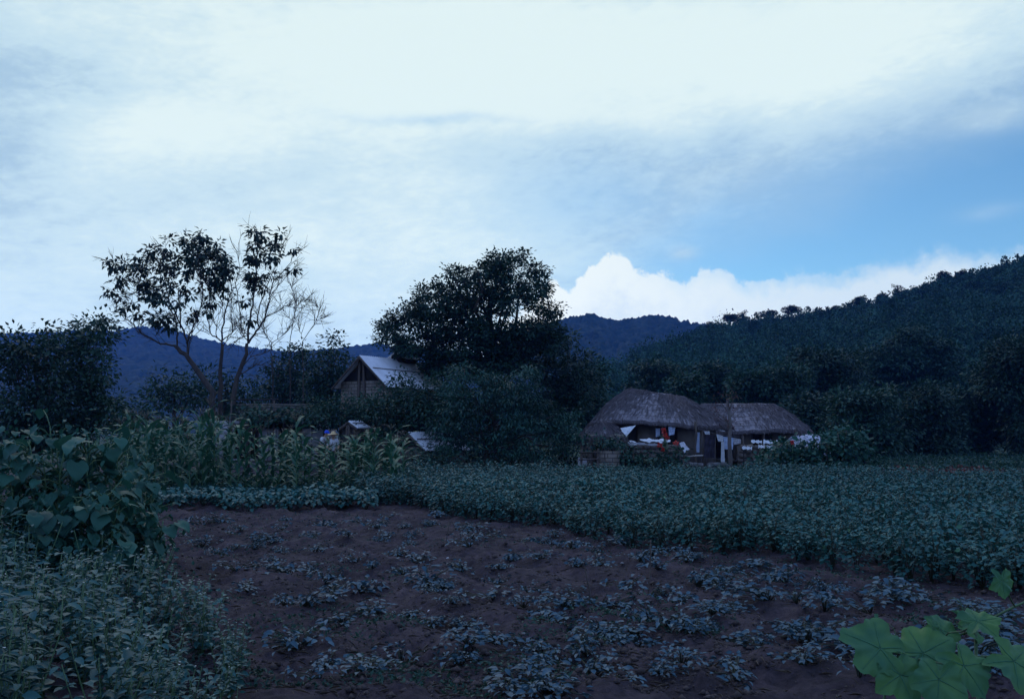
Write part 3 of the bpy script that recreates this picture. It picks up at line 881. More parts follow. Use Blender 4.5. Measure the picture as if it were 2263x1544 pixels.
sparse('leaning sparse tree at far left of the bare trio, its leaves in tufts',
       [(1225, 1440), (1215, 1290), (1105, 1150), (1040, 1050), (960, 980)],
       [([(960, 980), (830, 950), (700, 890), (620, 810), (540, 760), (470, 700)], .085),
        ([(960, 980), (965, 880), (930, 760), (870, 680), (760, 560), (640, 480), (560, 430)], .085),
        ([(1040, 1050), (1035, 960), (990, 850), (900, 680), (850, 560), (820, 420), (800, 320)], .10),
        ([(990, 850), (1005, 700), (1010, 600), (960, 480), (925, 300)], .06),
        ([(1035, 960), (1080, 860), (1140, 750), (1165, 620), (1150, 480), (1140, 330)], .07),
        ([(1045, 1050), (1050, 880), (1040, 740)], .05), ([(760, 560), (690, 600), (600, 640)], .04), ([(700, 890), (690, 830), (720, 770)], .03),
        ([(640, 480), (540, 400), (450, 370)], .03), ([(870, 680), (720, 660), (620, 680)], .035)],
       [(460, 390, 34, 38), (520, 410, 40, 35), (610, 400, 60, 40), (570, 500, 50, 55), (690, 350, 42, 30), (720, 440, 60, 60), (790, 310, 55, 42), (830, 390, 50, 60), (730, 540, 60, 55), (790, 610, 90, 60), (500, 585, 40, 22),
        (560, 640, 28, 22), (650, 680, 34, 22), (590, 712, 16, 16), (910, 240, 30, 35), (900, 300, 50, 40), (970, 380, 32, 50), (920, 410, 50, 50), (1010, 470, 60, 50), (880, 500, 50, 50), (920, 560, 40, 40), (700, 760, 28, 28),
        (850, 780, 100, 40), (900, 840, 55, 36), (970, 670, 40, 40), (1070, 760, 40, 38), (1080, 620, 40, 30), (860, 640, 40, 60), (1020, 560, 40, 40)], 45, .26, seed=3)
sparse('upright sparse tree standing between the two leaning ones with a full leafy top',
       [(1275, 1440), (1280, 1200), (1290, 960)],
       [([(1290, 960), (1285, 830), (1300, 700), (1330, 570), (1300, 450), (1270, 330)], .085),
        ([(1285, 940), (1200, 900), (1165, 780), (1160, 680), (1210, 560), (1180, 380)], .06),
        ([(1250, 925), (1255, 830), (1235, 740), (1240, 620)], .04), ([(1290, 945), (1360, 880), (1340, 760), (1330, 640)], .05),
        ([(1200, 900), (1130, 850)], .03), ([(1300, 700), (1240, 560), (1150, 420), (1060, 280)], .05), ([(1280, 1000), (1390, 860)], .04)],
       [(1020, 210, 32, 35), (1060, 250, 50, 60), (1150, 200, 65, 42), (1100, 340, 95, 75), (1180, 300, 70, 65), (1250, 260, 34, 40), (1290, 350, 75, 70), (1190, 430, 80, 65), (1170, 540, 55, 50), (1290, 450, 75, 70), (1250, 530, 60, 50),
        (1310, 580, 32, 40), (1205, 675, 50, 22), (1200, 595, 40, 24), (1080, 420, 50, 40), (1345, 420, 25, 50), (1190, 745, 20, 12)], 45.6, .2, seed=5)
sparse('right leaning sparse tree with a tall leafy plume and bare side limbs',
       [(1370, 1430), (1372, 1290), (1410, 1170), (1450, 1070), (1472, 960)],
       [([(1472, 960), (1485, 800), (1510, 650), (1530, 450), (1540, 250), (1530, 150)], .10),
        ([(1472, 960), (1540, 860), (1600, 770), (1620, 650), (1640, 520), (1750, 420), (1800, 330)], .09),
        ([(1600, 770), (1700, 730), (1760, 690), (1850, 740)], .045), ([(1490, 890), (1430, 890), (1420, 730), (1385, 540), (1420, 440), (1410, 270)], .055),
        ([(1545, 850), (1545, 700), (1580, 560), (1650, 380), (1700, 200)], .06), ([(1472, 900), (1360, 935), (1300, 970)], .04), ([(1410, 1150), (1500, 1060), (1640, 1020)], .055),
        ([(1472, 940), (1430, 900), (1380, 800)], .04), ([(1400, 1190), (1520, 1100), (1640, 1130)], .05), ([(1620, 650), (1700, 560), (1820, 470)], .04)],
       [(1520, 150, 30, 32), (1560, 180, 50, 45), (1540, 260, 42, 50), (1530, 340, 40, 60), (1500, 330, 30, 30), (1660, 250, 40, 50), (1640, 330, 60, 50), (1710, 190, 36, 35), (1540, 480, 60, 60), (1480, 460, 40, 38), (1580, 560, 45, 40),
        (1500, 570, 50, 36), (1640, 480, 30, 38), (1480, 790, 30, 36), (1450, 665, 14, 10), (1790, 300, 14, 14), (1800, 440, 14, 14)], 44.5, .21, seed=8)
for lab, tk, lm, Y, sd_ in (
        ('bare twiggy tree right of the leaning plume tree, no leaves left', [(1775, 1250), (1770, 1080), (1770, 960)],
         [([(1770, 960), (1790, 800), (1800, 700), (1760, 560), (1765, 510)], .035), ([(1800, 720), (1830, 650), (1850, 640)], .02), ([(1790, 800), (1740, 760), (1690, 700)], .02)], 47, 12),
        ('bare arching sapling with thin drooping twigs, nearest to the barn', [(1880, 1250), (1862, 1060), (1860, 950)],
         [([(1860, 950), (1950, 800), (1965, 700), (1900, 640)], .03), ([(1950, 800), (1985, 760)], .015), ([(1870, 930), (1840, 840)], .015)], 46, 14),
        ('small bare forked tree between the plume tree and the twiggy one', [(1650, 1250), (1645, 1080), (1640, 960)],
         [([(1640, 960), (1590, 890), (1570, 820)], .03), ([(1640, 960), (1700, 890), (1730, 830)], .03), ([(1640, 990), (1600, 960)], .015)], 46, 16)):
    sparse(lab, tk, lm, None, Y, .055, seed=sd_, name='bare_tree', twigs=10, barkm='bark')

# ---- trees at the foot of the right hillside, each its own crown
foot = [  # centre px, top py, half width px, bottom py, Y, label, material
    (1700, 800, 95, 935, 74, 'broad pale green tree on the slope above the right thatched roof', 'leaf_mid'),
    (1850, 775, 110, 960, 82, 'wide dark tree halfway up the slope right of the thatched roofs', 'leaf_dark'),
    (1580, 800, 70, 900, 90, 'dark tree on the slope just above the gap between the thatched roofs', 'leaf_dark'),
    (1450, 800, 70, 875, 88, 'dark tree peeking over the ridge of the larger thatched roof', 'leaf_dark'),
    (1905, 862, 92, 1030, 55, 'leafy green tree behind the vine covered heap', 'leaf_mid'),
    (2040, 850, 85, 1030, 60, 'tall tree with a few pale shining leaves near the right edge', 'leaf_dark'),
    (2010, 720, 110, 860, 105, 'big rounded tree high on the slope towards the right edge', 'leaf_mid'),
    (2165, 800, 95, 1020, 70, 'dark tree at the right edge beside the pale road', 'leaf_dark'),
    (1785, 880, 70, 985, 62, 'dark tree directly behind the pale domed heap', 'leaf_dark'),
    (2330, 720, 150, 1010, 66, 'large dark tree outside the row at the far right', 'leaf_dark'),
    (1520, 828, 45, 895, 70, 'small round tree behind the junction of the two thatched roofs', 'leaf_mid'),
    (1310, 850, 70, 960, 58, 'dark tree behind the left end of the larger thatched roof', 'leaf_dark'),
]
for cxp, ty, hw, by, Y, lab, lm in foot:
    hgt = by - ty
    bl = []
    for i in range(17):
        t = rng.random() ** .8; th = rng.uniform(-1, 1)
        w = hw * math.sin(math.pi * (.18 + .72 * t)) ** .7
        bl.append((cxp + th * w * .8, ty + hgt * (.10 + .8 * t), hw * rng.uniform(.24, .40), hgt * rng.uniform(.10, .19)))
    bl.append((cxp + hw * .1, ty + hgt * .1, hw * .3, hgt * .1))
    tree('broadleaf_tree', lab, 'tree', bl, Y, cxp, hw * Y / F * .8, 3.6 * 60 / Y, .27 * (Y / 60) ** .6, lm, r0=.2, nb=14, per=11, clump=.34, ratio=.62)

# ---- pines on the crest
pines = [(1612, 706, 20, 'umbrella'), (1640, 706, 20, 'tier'), (1576, 714, 13, 'round'), (1706, 690, 17, 'umbrella'), (1742, 685, 20, 'umbrella'), (1680, 692, 10, 'tier'), (1784, 678, 9, 'tier'), (1812, 674, 9, 'tier'),
         (1905, 662, 18, 'round'), (1912, 658, 16, 'tier'), (1996, 632, 17, 'tier'), (2028, 618, 10, 'tier'), (2052, 612, 9, 'round'), (2105, 600, 18, 'round'), (2180, 584, 12, 'tier'), (1545, 722, 10, 'round'),
         (1660, 698, 9, 'tier'), (1855, 670, 11, 'round'), (1960, 644, 12, 'round'), (2140, 592, 13, 'round')]
plab = ['wind bent pine with flat crown, first tall one along the crest from the thatched roofs', 'ragged pine in open tiers beside the wind bent pine', 'stubby rounded pine lowest on the crest', 'umbrella pine, the smaller of a round crowned pair on the crest',
        'umbrella pine, the larger of a round crowned pair on the crest', 'spindly pine left of the round crowned pair', 'thin pine just right of the round crowned pair', 'thin pine, second right of the round crowned pair',
        'round topped pine leaning on a tiered one midway along the crest', 'tiered pine beside the round topped one midway along the crest', 'tiered pine standing clear on the steep part of the crest', 'small spiky pine above the clear standing tiered one',
        'small rounded pine second above the clear standing tiered one', 'big rounded pine near the top of the crest', 'spiky pine at the top right of the crest', 'tiny rounded pine at the low end of the crest', 'spindly pine between the ragged pine and the umbrella pair',
        'low rounded pine between the thin pines and the midway pair', 'low rounded pine between the midway pair and the steep part', 'low rounded pine between the big rounded pine and the top']
for (px, py, h, kind), lab in zip(pines, plab):
    yr = float(np.interp(px, hp[0], hp[2]))
    Xp, Yp, Zp = near_hill_point(np.array([px]), np.array([.985]))
    b = np.array([Xp[0], Yp[0], Zp[0] - .3])
    s = yr / F
    H = h * 2.1 * s
    root = empty('pine_tree', b, 0, lab, 'tree', 'pines along the crest')
    a = Acc(); lean = rng.normal(0, .10, 2)
    topv = np.array([lean[0] * H, lean[1] * H, H])
    a.tube(bend([0, 0, -.5], topv, 6, .1), np.linspace(.3, .12, 6), 6)
    c = Acc(); pts = []
    if kind == 'umbrella':
        for i in range(5): pts.append((topv + [rng.normal(0, .30 * H * .8), rng.normal(0, .2 * H), -.12 * H - rng.random() * .16 * H], .24 * H, .24 * H, .15 * H))
    elif kind == 'round':
        for i in range(6): pts.append((topv * .7 + rng.normal(0, .15 * H, 3), .24 * H, .24 * H, .2 * H))
    else:
        for i in range(7):
            q = .35 + .65 * i / 6
            pts.append((topv * q + [rng.normal(0, .16 * H), rng.normal(0, .1 * H), 0], (1.15 - q) * .33 * H + .2, (1.15 - q) * .3 * H + .2, .045 * H + .08))
    for p, *_ in pts: a.tube(bend(topv * .55, p, 3), [.12, .09, .06], 4)
    foliage(c, pts, 4.5, .36, .45, T_DIA, .0, .2, 9)
    a.build('trunk', M['bark'], root); c.build('crown', M['leaf_pine'], root)

# ---- small russet tree on a slender pole-like trunk in the yard of the right hut
o = np.array([XY(1612, 37.2), 37.2, 0])
root = empty('russet_tree', o, 0, 'slender russet leaved tree with a bare trunk before the right thatched roof', 'tree')
a = Acc(); tp = P(1606, 880, 37.2) - o
a.tube(np.array([[0, 0, -.1], [.02, 0, .6], P(1612, 980, 37.2) - o, P(1614, 930, 37.2) - o, P(1608, 900, 37.2) - o, tp]), [.10, .085, .08, .065, .045, .02], 7)
pts = []
for px, py, rx, ry in [(1606, 872, 20, 14), (1590, 885, 16, 12), (1622, 880, 14, 12), (1575, 905, 12, 9), (1592, 912, 12, 9), (1600, 925, 10, 8), (1632, 900, 12, 6), (1612, 895, 14, 12), (1618, 935, 8, 8)]:
    q = P(px, py, 37.2 + rng.uniform(-.4, .4)); pts.append((q - o, rx * 37.2 / F, rx * 37.2 / F, ry * 37.2 / F))
    a.tube(bend(P(1610, min(950, py + 26), 37.2) - o, q - o, 4), [.025, .018, .012, .006], 4)
a.build('trunk', M['bark_pale'], root)
c = Acc(); foliage(c, pts, 5.0, .11, .45, T_DIA, .3, .12, 5); c.build('crown', M['leaf_red'], root)
# ------------------------------------------------------------------ buildings
def thatch_hut(name, label, cat, loc, rz, ha, hb, ridge, eave_z, H, wall=(.72, .62), seed=1, strands=9000, n_exp=2.8, wall_m='mud', thatch_m='thatch', straw_m='straw', lift=None, q=1.35, tilt=0.0):
    """thatched roof over a mud walled room; ha, hb half sizes of the eave outline; ridge half length"""
    g = np.random.default_rng(seed)
    root = empty(name, (loc[0], loc[1], 0), rz, label, cat)
    nth, nt_ = 120, 26
    th = np.arange(nth) * 2 * math.pi / nth
    c, s = np.cos(th), np.sin(th)
    ex = ha * np.sign(c) * np.abs(c) ** (2 / n_exp); ey = hb * np.sign(s) * np.abs(s) ** (2 / n_exp)
    rx = ridge * np.clip(ex / ha * 1.25, -1, 1)
    wob = .05 * np.sin(th * 3 + seed) + .035 * np.sin(th * 7 + seed * 2) + g.normal(0, .012, nth)
    ez = eave_z + wob + (lift(ex, ey) if lift is not None else 0)

    def at(arr, i):
        i = np.asarray(i, float); f = np.floor(i).astype(int); w = i - f
        return arr[f % nth] * (1 - w) + arr[(f + 1) % nth] * w

    def surf(i, t):
        t = np.asarray(t)
        xx, yy, zz, rr = at(ex, i), at(ey, i), at(ez, i), at(rx, i)
        x = xx + (rr - xx) * t; y = yy * (1 - t)
        hz_ = H + tilt * (x / ha)
        z = zz + (eave_z + hz_ - zz) * (1 - (1 - t) ** q)
        z = z + .045 * np.sin(x * 2.1 + seed) * np.sin(y * 2.6 + seed) * np.sin(t * math.pi) + .03 * fbm(x, y, .5, 3, seed)
        return np.stack([x, y, z], -1)
    t = np.linspace(0, 1, nt_)
    I = np.repeat(np.arange(nth)[:, None], nt_, 1); Tt = np.repeat(t[None], nth, 0)
    V = surf(I, Tt)
    # worn courses of straw
    V[:, :, 2] += .022 * ((Tt * 7) % 1.0 - .5) * (Tt < .98)
    a = Acc(); a.grid(V, 0, closed=True)
    low = surf(np.arange(nth), np.zeros(nth))
    rim = [low, low * [.985, .985, 1] - [0, 0, .10], low * [.95, .95, 1] - [0, 0, .19], low * [wall[0], wall[1], 1] + [0, 0, .10]]
    a.grid(np.stack(rim, 1), 0, closed=True)
    roof = a.build('roof', M[thatch_m], root, smooth=True)
    st = Acc()
    i0 = g.uniform(0, nth, strands); t0 = g.random(strands) ** .8 * .96 + .02
    p1 = surf(i0, t0); p0 = surf(i0, np.maximum(0, t0 - .06))
    ax = p0 - p1; ax /= np.linalg.norm(ax, axis=1)[:, None] + 1e-9
    nr = np.stack([at(ex, i0) * .25, at(ey, i0) * .6, np.full(strands, 1.0)], 1)
    pos = p1 + nr / np.linalg.norm(nr, axis=1)[:, None] * g.uniform(.005, .03, strands)[:, None]
    ax = ax + g.normal(0, .10, ax.shape)
    leaves(st, pos, ax, nr, g.uniform(.18, .45, strands), g.uniform(.012, .026, strands))
    k = 1500
    i0 = g.uniform(0, nth, k); p = surf(i0, g.random(k) * .03) - [0, 0, .01] - np.stack([np.zeros(k), np.zeros(k), g.uniform(0, .14, k)], 1) * [1, 1, 1]
    out_ = np.stack([at(ex, i0), at(ey, i0), np.zeros(k)], 1); out_ /= np.linalg.norm(out_, axis=1)[:, None]
    leaves(st, p, out_ * .5 + g.normal(0, .25, (k, 3)) + [0, 0, -.8], out_, g.uniform(.06, .16, k), g.uniform(.010, .022, k))
    st.build('straw', M[straw_m], roof)
    # rope net lines along the thatch
    rp = Acc()
    for tt in np.linspace(.12, .9, 6):
        q_ = surf(np.arange(nth), np.full(nth, tt)); q_[:, 2] += .012
        rp.tube(np.vstack([q_, q_[:1]]), .012, 4, cap=False)
    rp.build('rope', M[straw_m], roof)
    # walls
    wx, wy = ha * wall[0], hb * wall[1]
    a = Acc(); h = eave_z + .12; tk = .16
    a.box((0, wy, h / 2), (2 * wx, tk, h)); a.box((-wx + tk / 2, 0, h / 2), (tk, 2 * wy - tk - .004, h)); a.box((wx - tk / 2, 0, h / 2), (tk, 2 * wy - tk - .004, h))
    # front wall with two openings
    xs = [-wx + .002, -wx * .62, -wx * .18, wx * .16, wx * .58, wx - .002]
    for x0, x1, full in ((xs[0], xs[1], 1), (xs[1], xs[2], 0), (xs[2], xs[3], 1), (xs[3], xs[4], 0), (xs[4], xs[5], 1)):
        if full: a.box(((x0 + x1) / 2, -wy, h / 2), (x1 - x0, tk, h))
        else:
            a.box(((x0 + x1) / 2, -wy, .2), (x1 - x0 - .004, tk, .4)); a.box(((x0 + x1) / 2, -wy, h - .12), (x1 - x0 - .004, tk, .24))
    a.build('wall', M[wall_m], root)
    for x0, x1 in ((xs[1], xs[2]), (xs[3], xs[4])):
        d = Acc(); z0, z1 = .4, h - .24; w_ = x1 - x0
        d.box(((x0 + x1) / 2, -wy + .02, (z0 + z1) / 2), (w_ - .08, .03, z1 - z0 - .06))
        dr = d.build('door', M['dark'], root)
        f = Acc()
        for xx in (x0 + .03, x1 - .03, (x0 + x1) / 2): f.box((xx, -wy - .06, (z0 + z1) / 2), (.05, .07, z1 - z0 - .02))
        f.box(((x0 + x1) / 2, -wy - .055, z1 - .05), (w_ - .12, .05, .05)); f.build('door_frame', M['wood'], dr)
    fl = Acc(); fl.box((0, -hb * .80, .30), (2 * wx, hb * .28, .08))
    fl.build('porch_floor', M['wood'], root)
    for xx in (-wx + .1, -wx * .35, wx * .35, wx - .1):
        p = Acc(); p.tube(bend((xx, -hb * .9, -.05), (xx + .02, -hb * .9, eave_z + .06), 5, .05), .055, 7)
        p.build('post', M['wood'], root)
    return root


Y1h = 41.0
thatch_hut('thatched_hut', 'larger thatched hut with a high rounded roof and cloths hung under its eave', 'hut', (XY(1452, Y1h), Y1h), R(-24), 3.15, 2.3, .95, 2.0, 1.36, seed=2, tilt=-.55, q=1.5,
           lift=lambda x, y: .16 * np.exp(-((x + .6) / 1.5) ** 2) * (y < 0) - .42 * np.clip((-x - 1.6), 0, 1) - .10 * np.clip(x - 1.5, 0, 2))
Y2h = 44.5
thatch_hut('thatched_hut', 'smaller thatched hut with a lower roof behind the russet tree', 'hut', (XY(1632, Y2h), Y2h), R(-6), 3.25, 2.35, 1.45, 1.70, 1.28, seed=5, q=1.3)
Y3h = 36.5
thatch_hut('thatched_shelter', 'little thatched shelter over a mud brick wall left of the larger hut', 'shelter', (XY(1330, Y3h), Y3h), R(8), .86, .84, .12, 1.40, .62, seed=7, strands=2200, wall=(.8, .8), wall_m='mudbrick', q=1.5)
Y4h = 44.0
thatch_hut('old_hut', 'low old hut with a dark sagging roof and grey plaster wall behind the corn', 'hut', (XY(612, Y4h), Y4h), R(3), 2.75, 1.9, 1.9, 2.0, .95, seed=9, strands=2600, wall=(.93, .86), wall_m='plaster', thatch_m='old_thatch', straw_m='leaf_dark', q=1.1)


def gabled(name, label, cat, base, rz, w, l, eave_z, ridge_z, over, wall_m, roof_m='tin', plank_gable=True, open_front=False, vent=False, posts=True):
    """gabled building: gable wall faces -y of its own frame, ridge runs along +y; origin at the middle of the gable foot"""
    root = empty(name, (base[0], base[1], 0), rz, label, cat)
    a = Acc(); tk = .18; hw = w / 2
    if not open_front:
        a.box((-hw + tk / 2, l / 2, eave_z / 2), (tk, l - 2 * tk - .004, eave_z)); a.box((hw - tk / 2, l / 2, eave_z / 2), (tk, l - 2 * tk - .004, eave_z))
        a.box((0, tk / 2, eave_z / 2), (w, tk, eave_z)); a.box((0, l - tk / 2, eave_z / 2), (w, tk, eave_z))
    else:
        a.box((0, l - tk / 2, eave_z / 2), (w, tk, eave_z)); a.box((-hw + tk / 2, l / 2, eave_z / 2), (tk, l - 2 * tk - .004, eave_z))
        a.box((0, tk / 2, eave_z / 2), (w, tk, eave_z))
    a.build('wall', M[wall_m], root)
    rz_in = ridge_z - .10
    for y0 in (tk * .25, l - tk * .25 - .08):
        g = Acc()
        tri = np.array([[-hw + .05, y0, eave_z + .003], [hw - .05, y0, eave_z + .003], [0, y0, rz_in - .04], [-hw + .05, y0 + .08, eave_z + .003], [hw - .05, y0 + .08, eave_z + .003], [0, y0 + .08, rz_in - .04]])
        g.add(tri, [(0, 1, 2), (3, 5, 4), (0, 3, 1), (1, 3, 4), (1, 4, 2), (2, 4, 5), (2, 5, 0), (0, 5, 3)])
        g.build('gable', M['dark' if plank_gable else wall_m], root)
    if posts:
        for xx in (-hw * .16, hw * .10):
            p = Acc(); p.box((xx, -.07, (eave_z * .3 + rz_in) / 2), (.11, .10, rz_in - eave_z * .3), ry=.03 if xx < 0 else -.05); p.build('post', M['wood'], root)
    rf = Acc(); slope = math.atan2(ridge_z - eave_z, hw)
    ex = hw + over; ez = ridge_z - ex * math.tan(slope); th = .05
    nu = 60
    for sgn in (-1, 1):
        # corrugated sheet as a ruled surface, with thickness
        yv = np.linspace(-over, l + over, nu * 4); sv = np.linspace(0, 1, 5)
        cor = .012 * np.sin(yv * 2 * math.pi / .16)
        Vt = np.zeros((len(yv), len(sv), 3))
        Vt[:, :, 0] = sgn * ex * sv[None]; Vt[:, :, 1] = yv[:, None]
        Vt[:, :, 2] = ridge_z + (ez - ridge_z) * sv[None] + cor[:, None] - .03 * np.sin(sv[None] * math.pi) + .02 * np.sin(yv[:, None] * .9)
        rf.grid(Vt if sgn < 0 else Vt[:, ::-1], 0)
        Vb = Vt - [0, 0, th]
        rf.grid(Vb[:, ::-1] if sgn < 0 else Vb, 0)
        for e in (0, -1):
            rf.grid(np.stack([Vt[e], Vb[e]], 1)); 
        rf.grid(np.stack([Vt[:, -1], Vb[:, -1]], 1))
    roof = rf.build('roof', M[roof_m], root)
    # barge boards and a lap between the sheets
    bb = Acc()
    for sgn in (-1, 1):
        for yy in (-over - .03,):
            p0 = np.array([0, yy, ridge_z - .10]); p1 = np.array([sgn * ex, yy, ez - .10])
            q = np.array([p0 + [0, 0, .06], p1 + [0, 0, .06], p1 - [0, 0, .07], p0 - [0, 0, .07]])
            q2 = q + [0, -.03, 0]
            bb.add(np.vstack([q, q2]), [(0, 1, 2), (0, 2, 3), (4, 6, 5), (4, 7, 6), (0, 4, 5), (0, 5, 1), (3, 2, 6), (3, 6, 7), (0, 3, 7), (0, 7, 4), (1, 5, 6), (1, 6, 2)])
    bb.build('barge_board', M['wood'], roof)
    lp = Acc()
    for sgn in (-1, 1):
        xx = sgn * ex * .42
        lp.box((xx, l / 2, ridge_z + (ez - ridge_z) * .42 + .022), (.05, l + over, .012), ry=-sgn * -slope)
    lp.build('sheet_lap', M['wood'], roof)
    if vent:
        v = Acc(); y0, y1, vw, vz = l * .52, l * .86, .55, ridge_z + .42
        v.box((0, (y0 + y1) / 2, ridge_z + .08), (.62, y1 - y0 - .2, .46))
        vb = v.build('ridge_vent', M['dark'], root)
        v = Acc()
        for sgn in (-1, 1):
            p = np.array([[0, y0, vz], [0, y1, vz], [sgn * vw, y1, vz - .36], [sgn * vw, y0, vz - .36]])
            p2 = p - [0, 0, .04]
            v.add(np.vstack([p, p2]), [(0, 1, 2), (0, 2, 3), (4, 6, 5), (4, 7, 6), (0, 3, 7), (0, 7, 4), (1, 5, 6), (1, 6, 2), (2, 6, 7), (2, 7, 3), (0, 4, 5), (0, 5, 1)])
        v.build('vent_roof', M['tin'], vb)
    return root


bx = XY(800, 46)
gabled('barn', 'tall mud brick drying barn with a pale tin gable roof', 'barn', (bx + .02, 46), R(-28), 2.75, 5.2, 4.15, 5.42, .32, 'mudbrick', vent=True)
sx_ = XY(908, 38.5)
gabled('shed', 'low open shed with a pale tin roof half hidden by the feathery tree', 'shed', (sx_, 38.5), R(-30), 1.5, 3.0, 1.0, 1.62, .15, 'wood', plank_gable=True, posts=False)
px_ = XY(772, 39.6)
gabled('shed', 'narrow plank shed with a small tin cap beside the straw hat', 'shed', (px_, 39.6), R(-24), .78, .9, 1.86, 2.10, .06, 'dark', plank_gable=True, posts=True)


# ---- walls, gate, yard things
def stone_wall(name, label, x0, x1, Y, h, th=.4, m='stone', seed=3, cat='wall', tilt=0.0):
    g = np.random.default_rng(seed)
    cx_ = (x0 + x1) / 2; L = x1 - x0
    a = Acc()
    a.box((0, 0, h / 2 - .05), (L * .98, th * .62, h))
    nx, nz = int(L / .28), max(2, int(h / .17))
    for i in range(nx):
        for k in range(nz):
            for sd in (-1, 1):
                a.box((-L / 2 + (i + .5 + (k % 2) * .3 + g.uniform(-.1, .1)) * L / (nx + .4), sd * th * .30, (k + .5) * h / nz), (g.uniform(.2, .3), g.uniform(.12, .2), g.uniform(.12, .17)), g.uniform(-.2, .2), 0, g.uniform(-.2, .2), g.uniform(-.12, .12), .018)
    o = a.build(name, M[m], None, loc=(cx_, Y, 0))
    return tag(o, label, cat)


stone_wall('yard_wall', 'dark stone yard wall with pale cloths drying along its top', XY(1398, 37), XY(1518, 37), 37, 1.12, .45, 'mud')
stone_wall('yard_wall', 'lower stone yard wall before the smaller hut, pale cloths on it', XY(1628, 38.6), XY(1742, 38.6), 38.6, 1.08, .42, 'mud', 6)
stone_wall('stone_step', 'low pale stone terrace edge at the foot of the larger hut', XY(1512, 37.4), XY(1552, 37.4), 37.4, .42, .4, 'stone', 8, 'terrace')
stone_wall('stone_step', 'low stone terrace edge just left of the russet tree', XY(1562, 37.9), XY(1606, 37.9), 37.9, .40, .4, 'stone', 9, 'terrace')
a = Acc(); wl_ = XY(1366, 36.0) - XY(1322, 36.0)
a.box((0, 0, .42), (wl_, .25, .95))
tag(a.build('brick_wall', M['mudbrick'], None, loc=(XY(1345, 35.2), 35.2, 0)), 'short mud brick wall below the little thatched shelter', 'wall')
# wooden gate
gx0, gx1, gY = XY(1284, 35.0), XY(1322, 35.0), 35.0
root = empty('gate', ((gx0 + gx1) / 2, gY, 0), 0, 'rough wooden rail gate left of the short mud brick wall', 'gate')
for xx in (-.32, .30):
    p = Acc(); p.tube(bend((xx, 0, -.1), (xx + .02, 0, 1.0), 4, .04), .04, 6); p.build('post', M['wood'], root)
for zz in (.32, .58, .84):
    p = Acc(); p.tube(bend((-.42, -.05, zz), (.40, -.05, zz + .03), 4, .03), .026, 6); p.build('rail', M['wood'], root)
p = Acc(); p.tube(np.array([(-.40, .05, .1), (.05, .05, .62)]), .022, 6); p.build('brace', M['wood'], root)
a = Acc(); a.box((0, 0, .28), (.95, .12, .62), jit=.01)
tag(a.build('plaster_panel', M['plaster'], None, loc=((gx0 + gx1) / 2 + .1, 36.0, 0)), 'low grey plaster panel behind the rough wooden gate', 'wall')


def rock(name, label, px, py, Y, s, m='stone', cat='stone', zoff=0.0, group=None):
    import bmesh
    bm = bmesh.new(); bmesh.ops.create_icosphere(bm, subdivisions=3, radius=1)
    for v in bm.verts:
        n = mnoise.noise(v.co * 1.3 + Vector((px, py, 0))) * .28 + mnoise.noise(v.co * 4 + Vector((py, px, 0))) * .07
        v.co *= 1 + n
        v.co = Vector((v.co.x * s[0], v.co.y * s[1], max(v.co.z, -.35) * s[2]))
    me = bpy.data.meshes.new(name); bm.to_mesh(me); bm.free(); me.materials.append(M[m])
    for p in me.polygons: p.use_smooth = True
    q = P(px, py, Y)
    o = link(name, me, None, (q[0], Y, zoff + .3 * s[2]))
    return tag(o, label, cat, group)


rock('boulder', 'pale flat boulder lying at the foot of the wooden gate', 1302, 1046, 34.5, (.26, .2, .13))
rock('clay_jar', 'squat reddish mound under the feathery tree', 1147, 1040, 34.5, (.15, .15, .2), 'pot', 'mound')
# white sack hanging under the feathery tree
rock('white_sack', 'small white sack standing under the feathery tree', 1052, 1033, 35.5, (.07, .06, .17), 'cloth', 'sack')
# domed heap under a sheet
o = rock('covered_heap', 'pale domed heap under a sheet beyond the vines', 1788, 965, 42, (1.0, .8, .80), 'cover', 'heap', .50)


# ---- cloth things
def cloth(name, label, cat, corners, m='cloth', sag=.06, wr=.012, n=14, thick=.008, group=None, seed=1):
    """corners: four points (metres) in order; a wrinkled sheet with a little thickness"""
    g = np.random.default_rng(seed)
    c = [np.asarray(p, float) for p in corners]
    o = sum(c) / 4
    u = np.linspace(0, 1, n)
    U, V_ = np.meshgrid(u, u, indexing='ij')
    B = lambda i: c[i][None, None] - o
    S = B(0) * ((1 - U) * (1 - V_))[..., None] + B(1) * (U * (1 - V_))[..., None] + B(2) * (U * V_)[..., None] + B(3) * ((1 - U) * V_)[..., None]
    nn = np.cross(c[1] - c[0], c[3] - c[0]); nn /= np.linalg.norm(nn) + 1e-9
    ph = g.uniform(0, 6, 4)
    w = wr * (np.sin(U * 15 + ph[0] + V_ * 3) + .7 * np.sin(U * 31 + ph[1] - V_ * 4) + .5 * np.sin(V_ * 17 + ph[2]))
    S = S + nn * w[..., None]
    S[..., 2] -= sag * np.sin(U * math.pi) * (1 - V_ * .3)
    a = Acc(); a.grid(S); a.grid((S - nn * thick)[:, ::-1])
    for e in (S[0], S[-1]): a.grid(np.stack([e, e - nn * thick], 1))
    for e in (S[:, 0], S[:, -1]): a.grid(np.stack([e, e - nn * thick], 1))
    ob = a.build(name, M[m], None, smooth=True, loc=tuple(o))
    return tag(ob, label, cat, group)


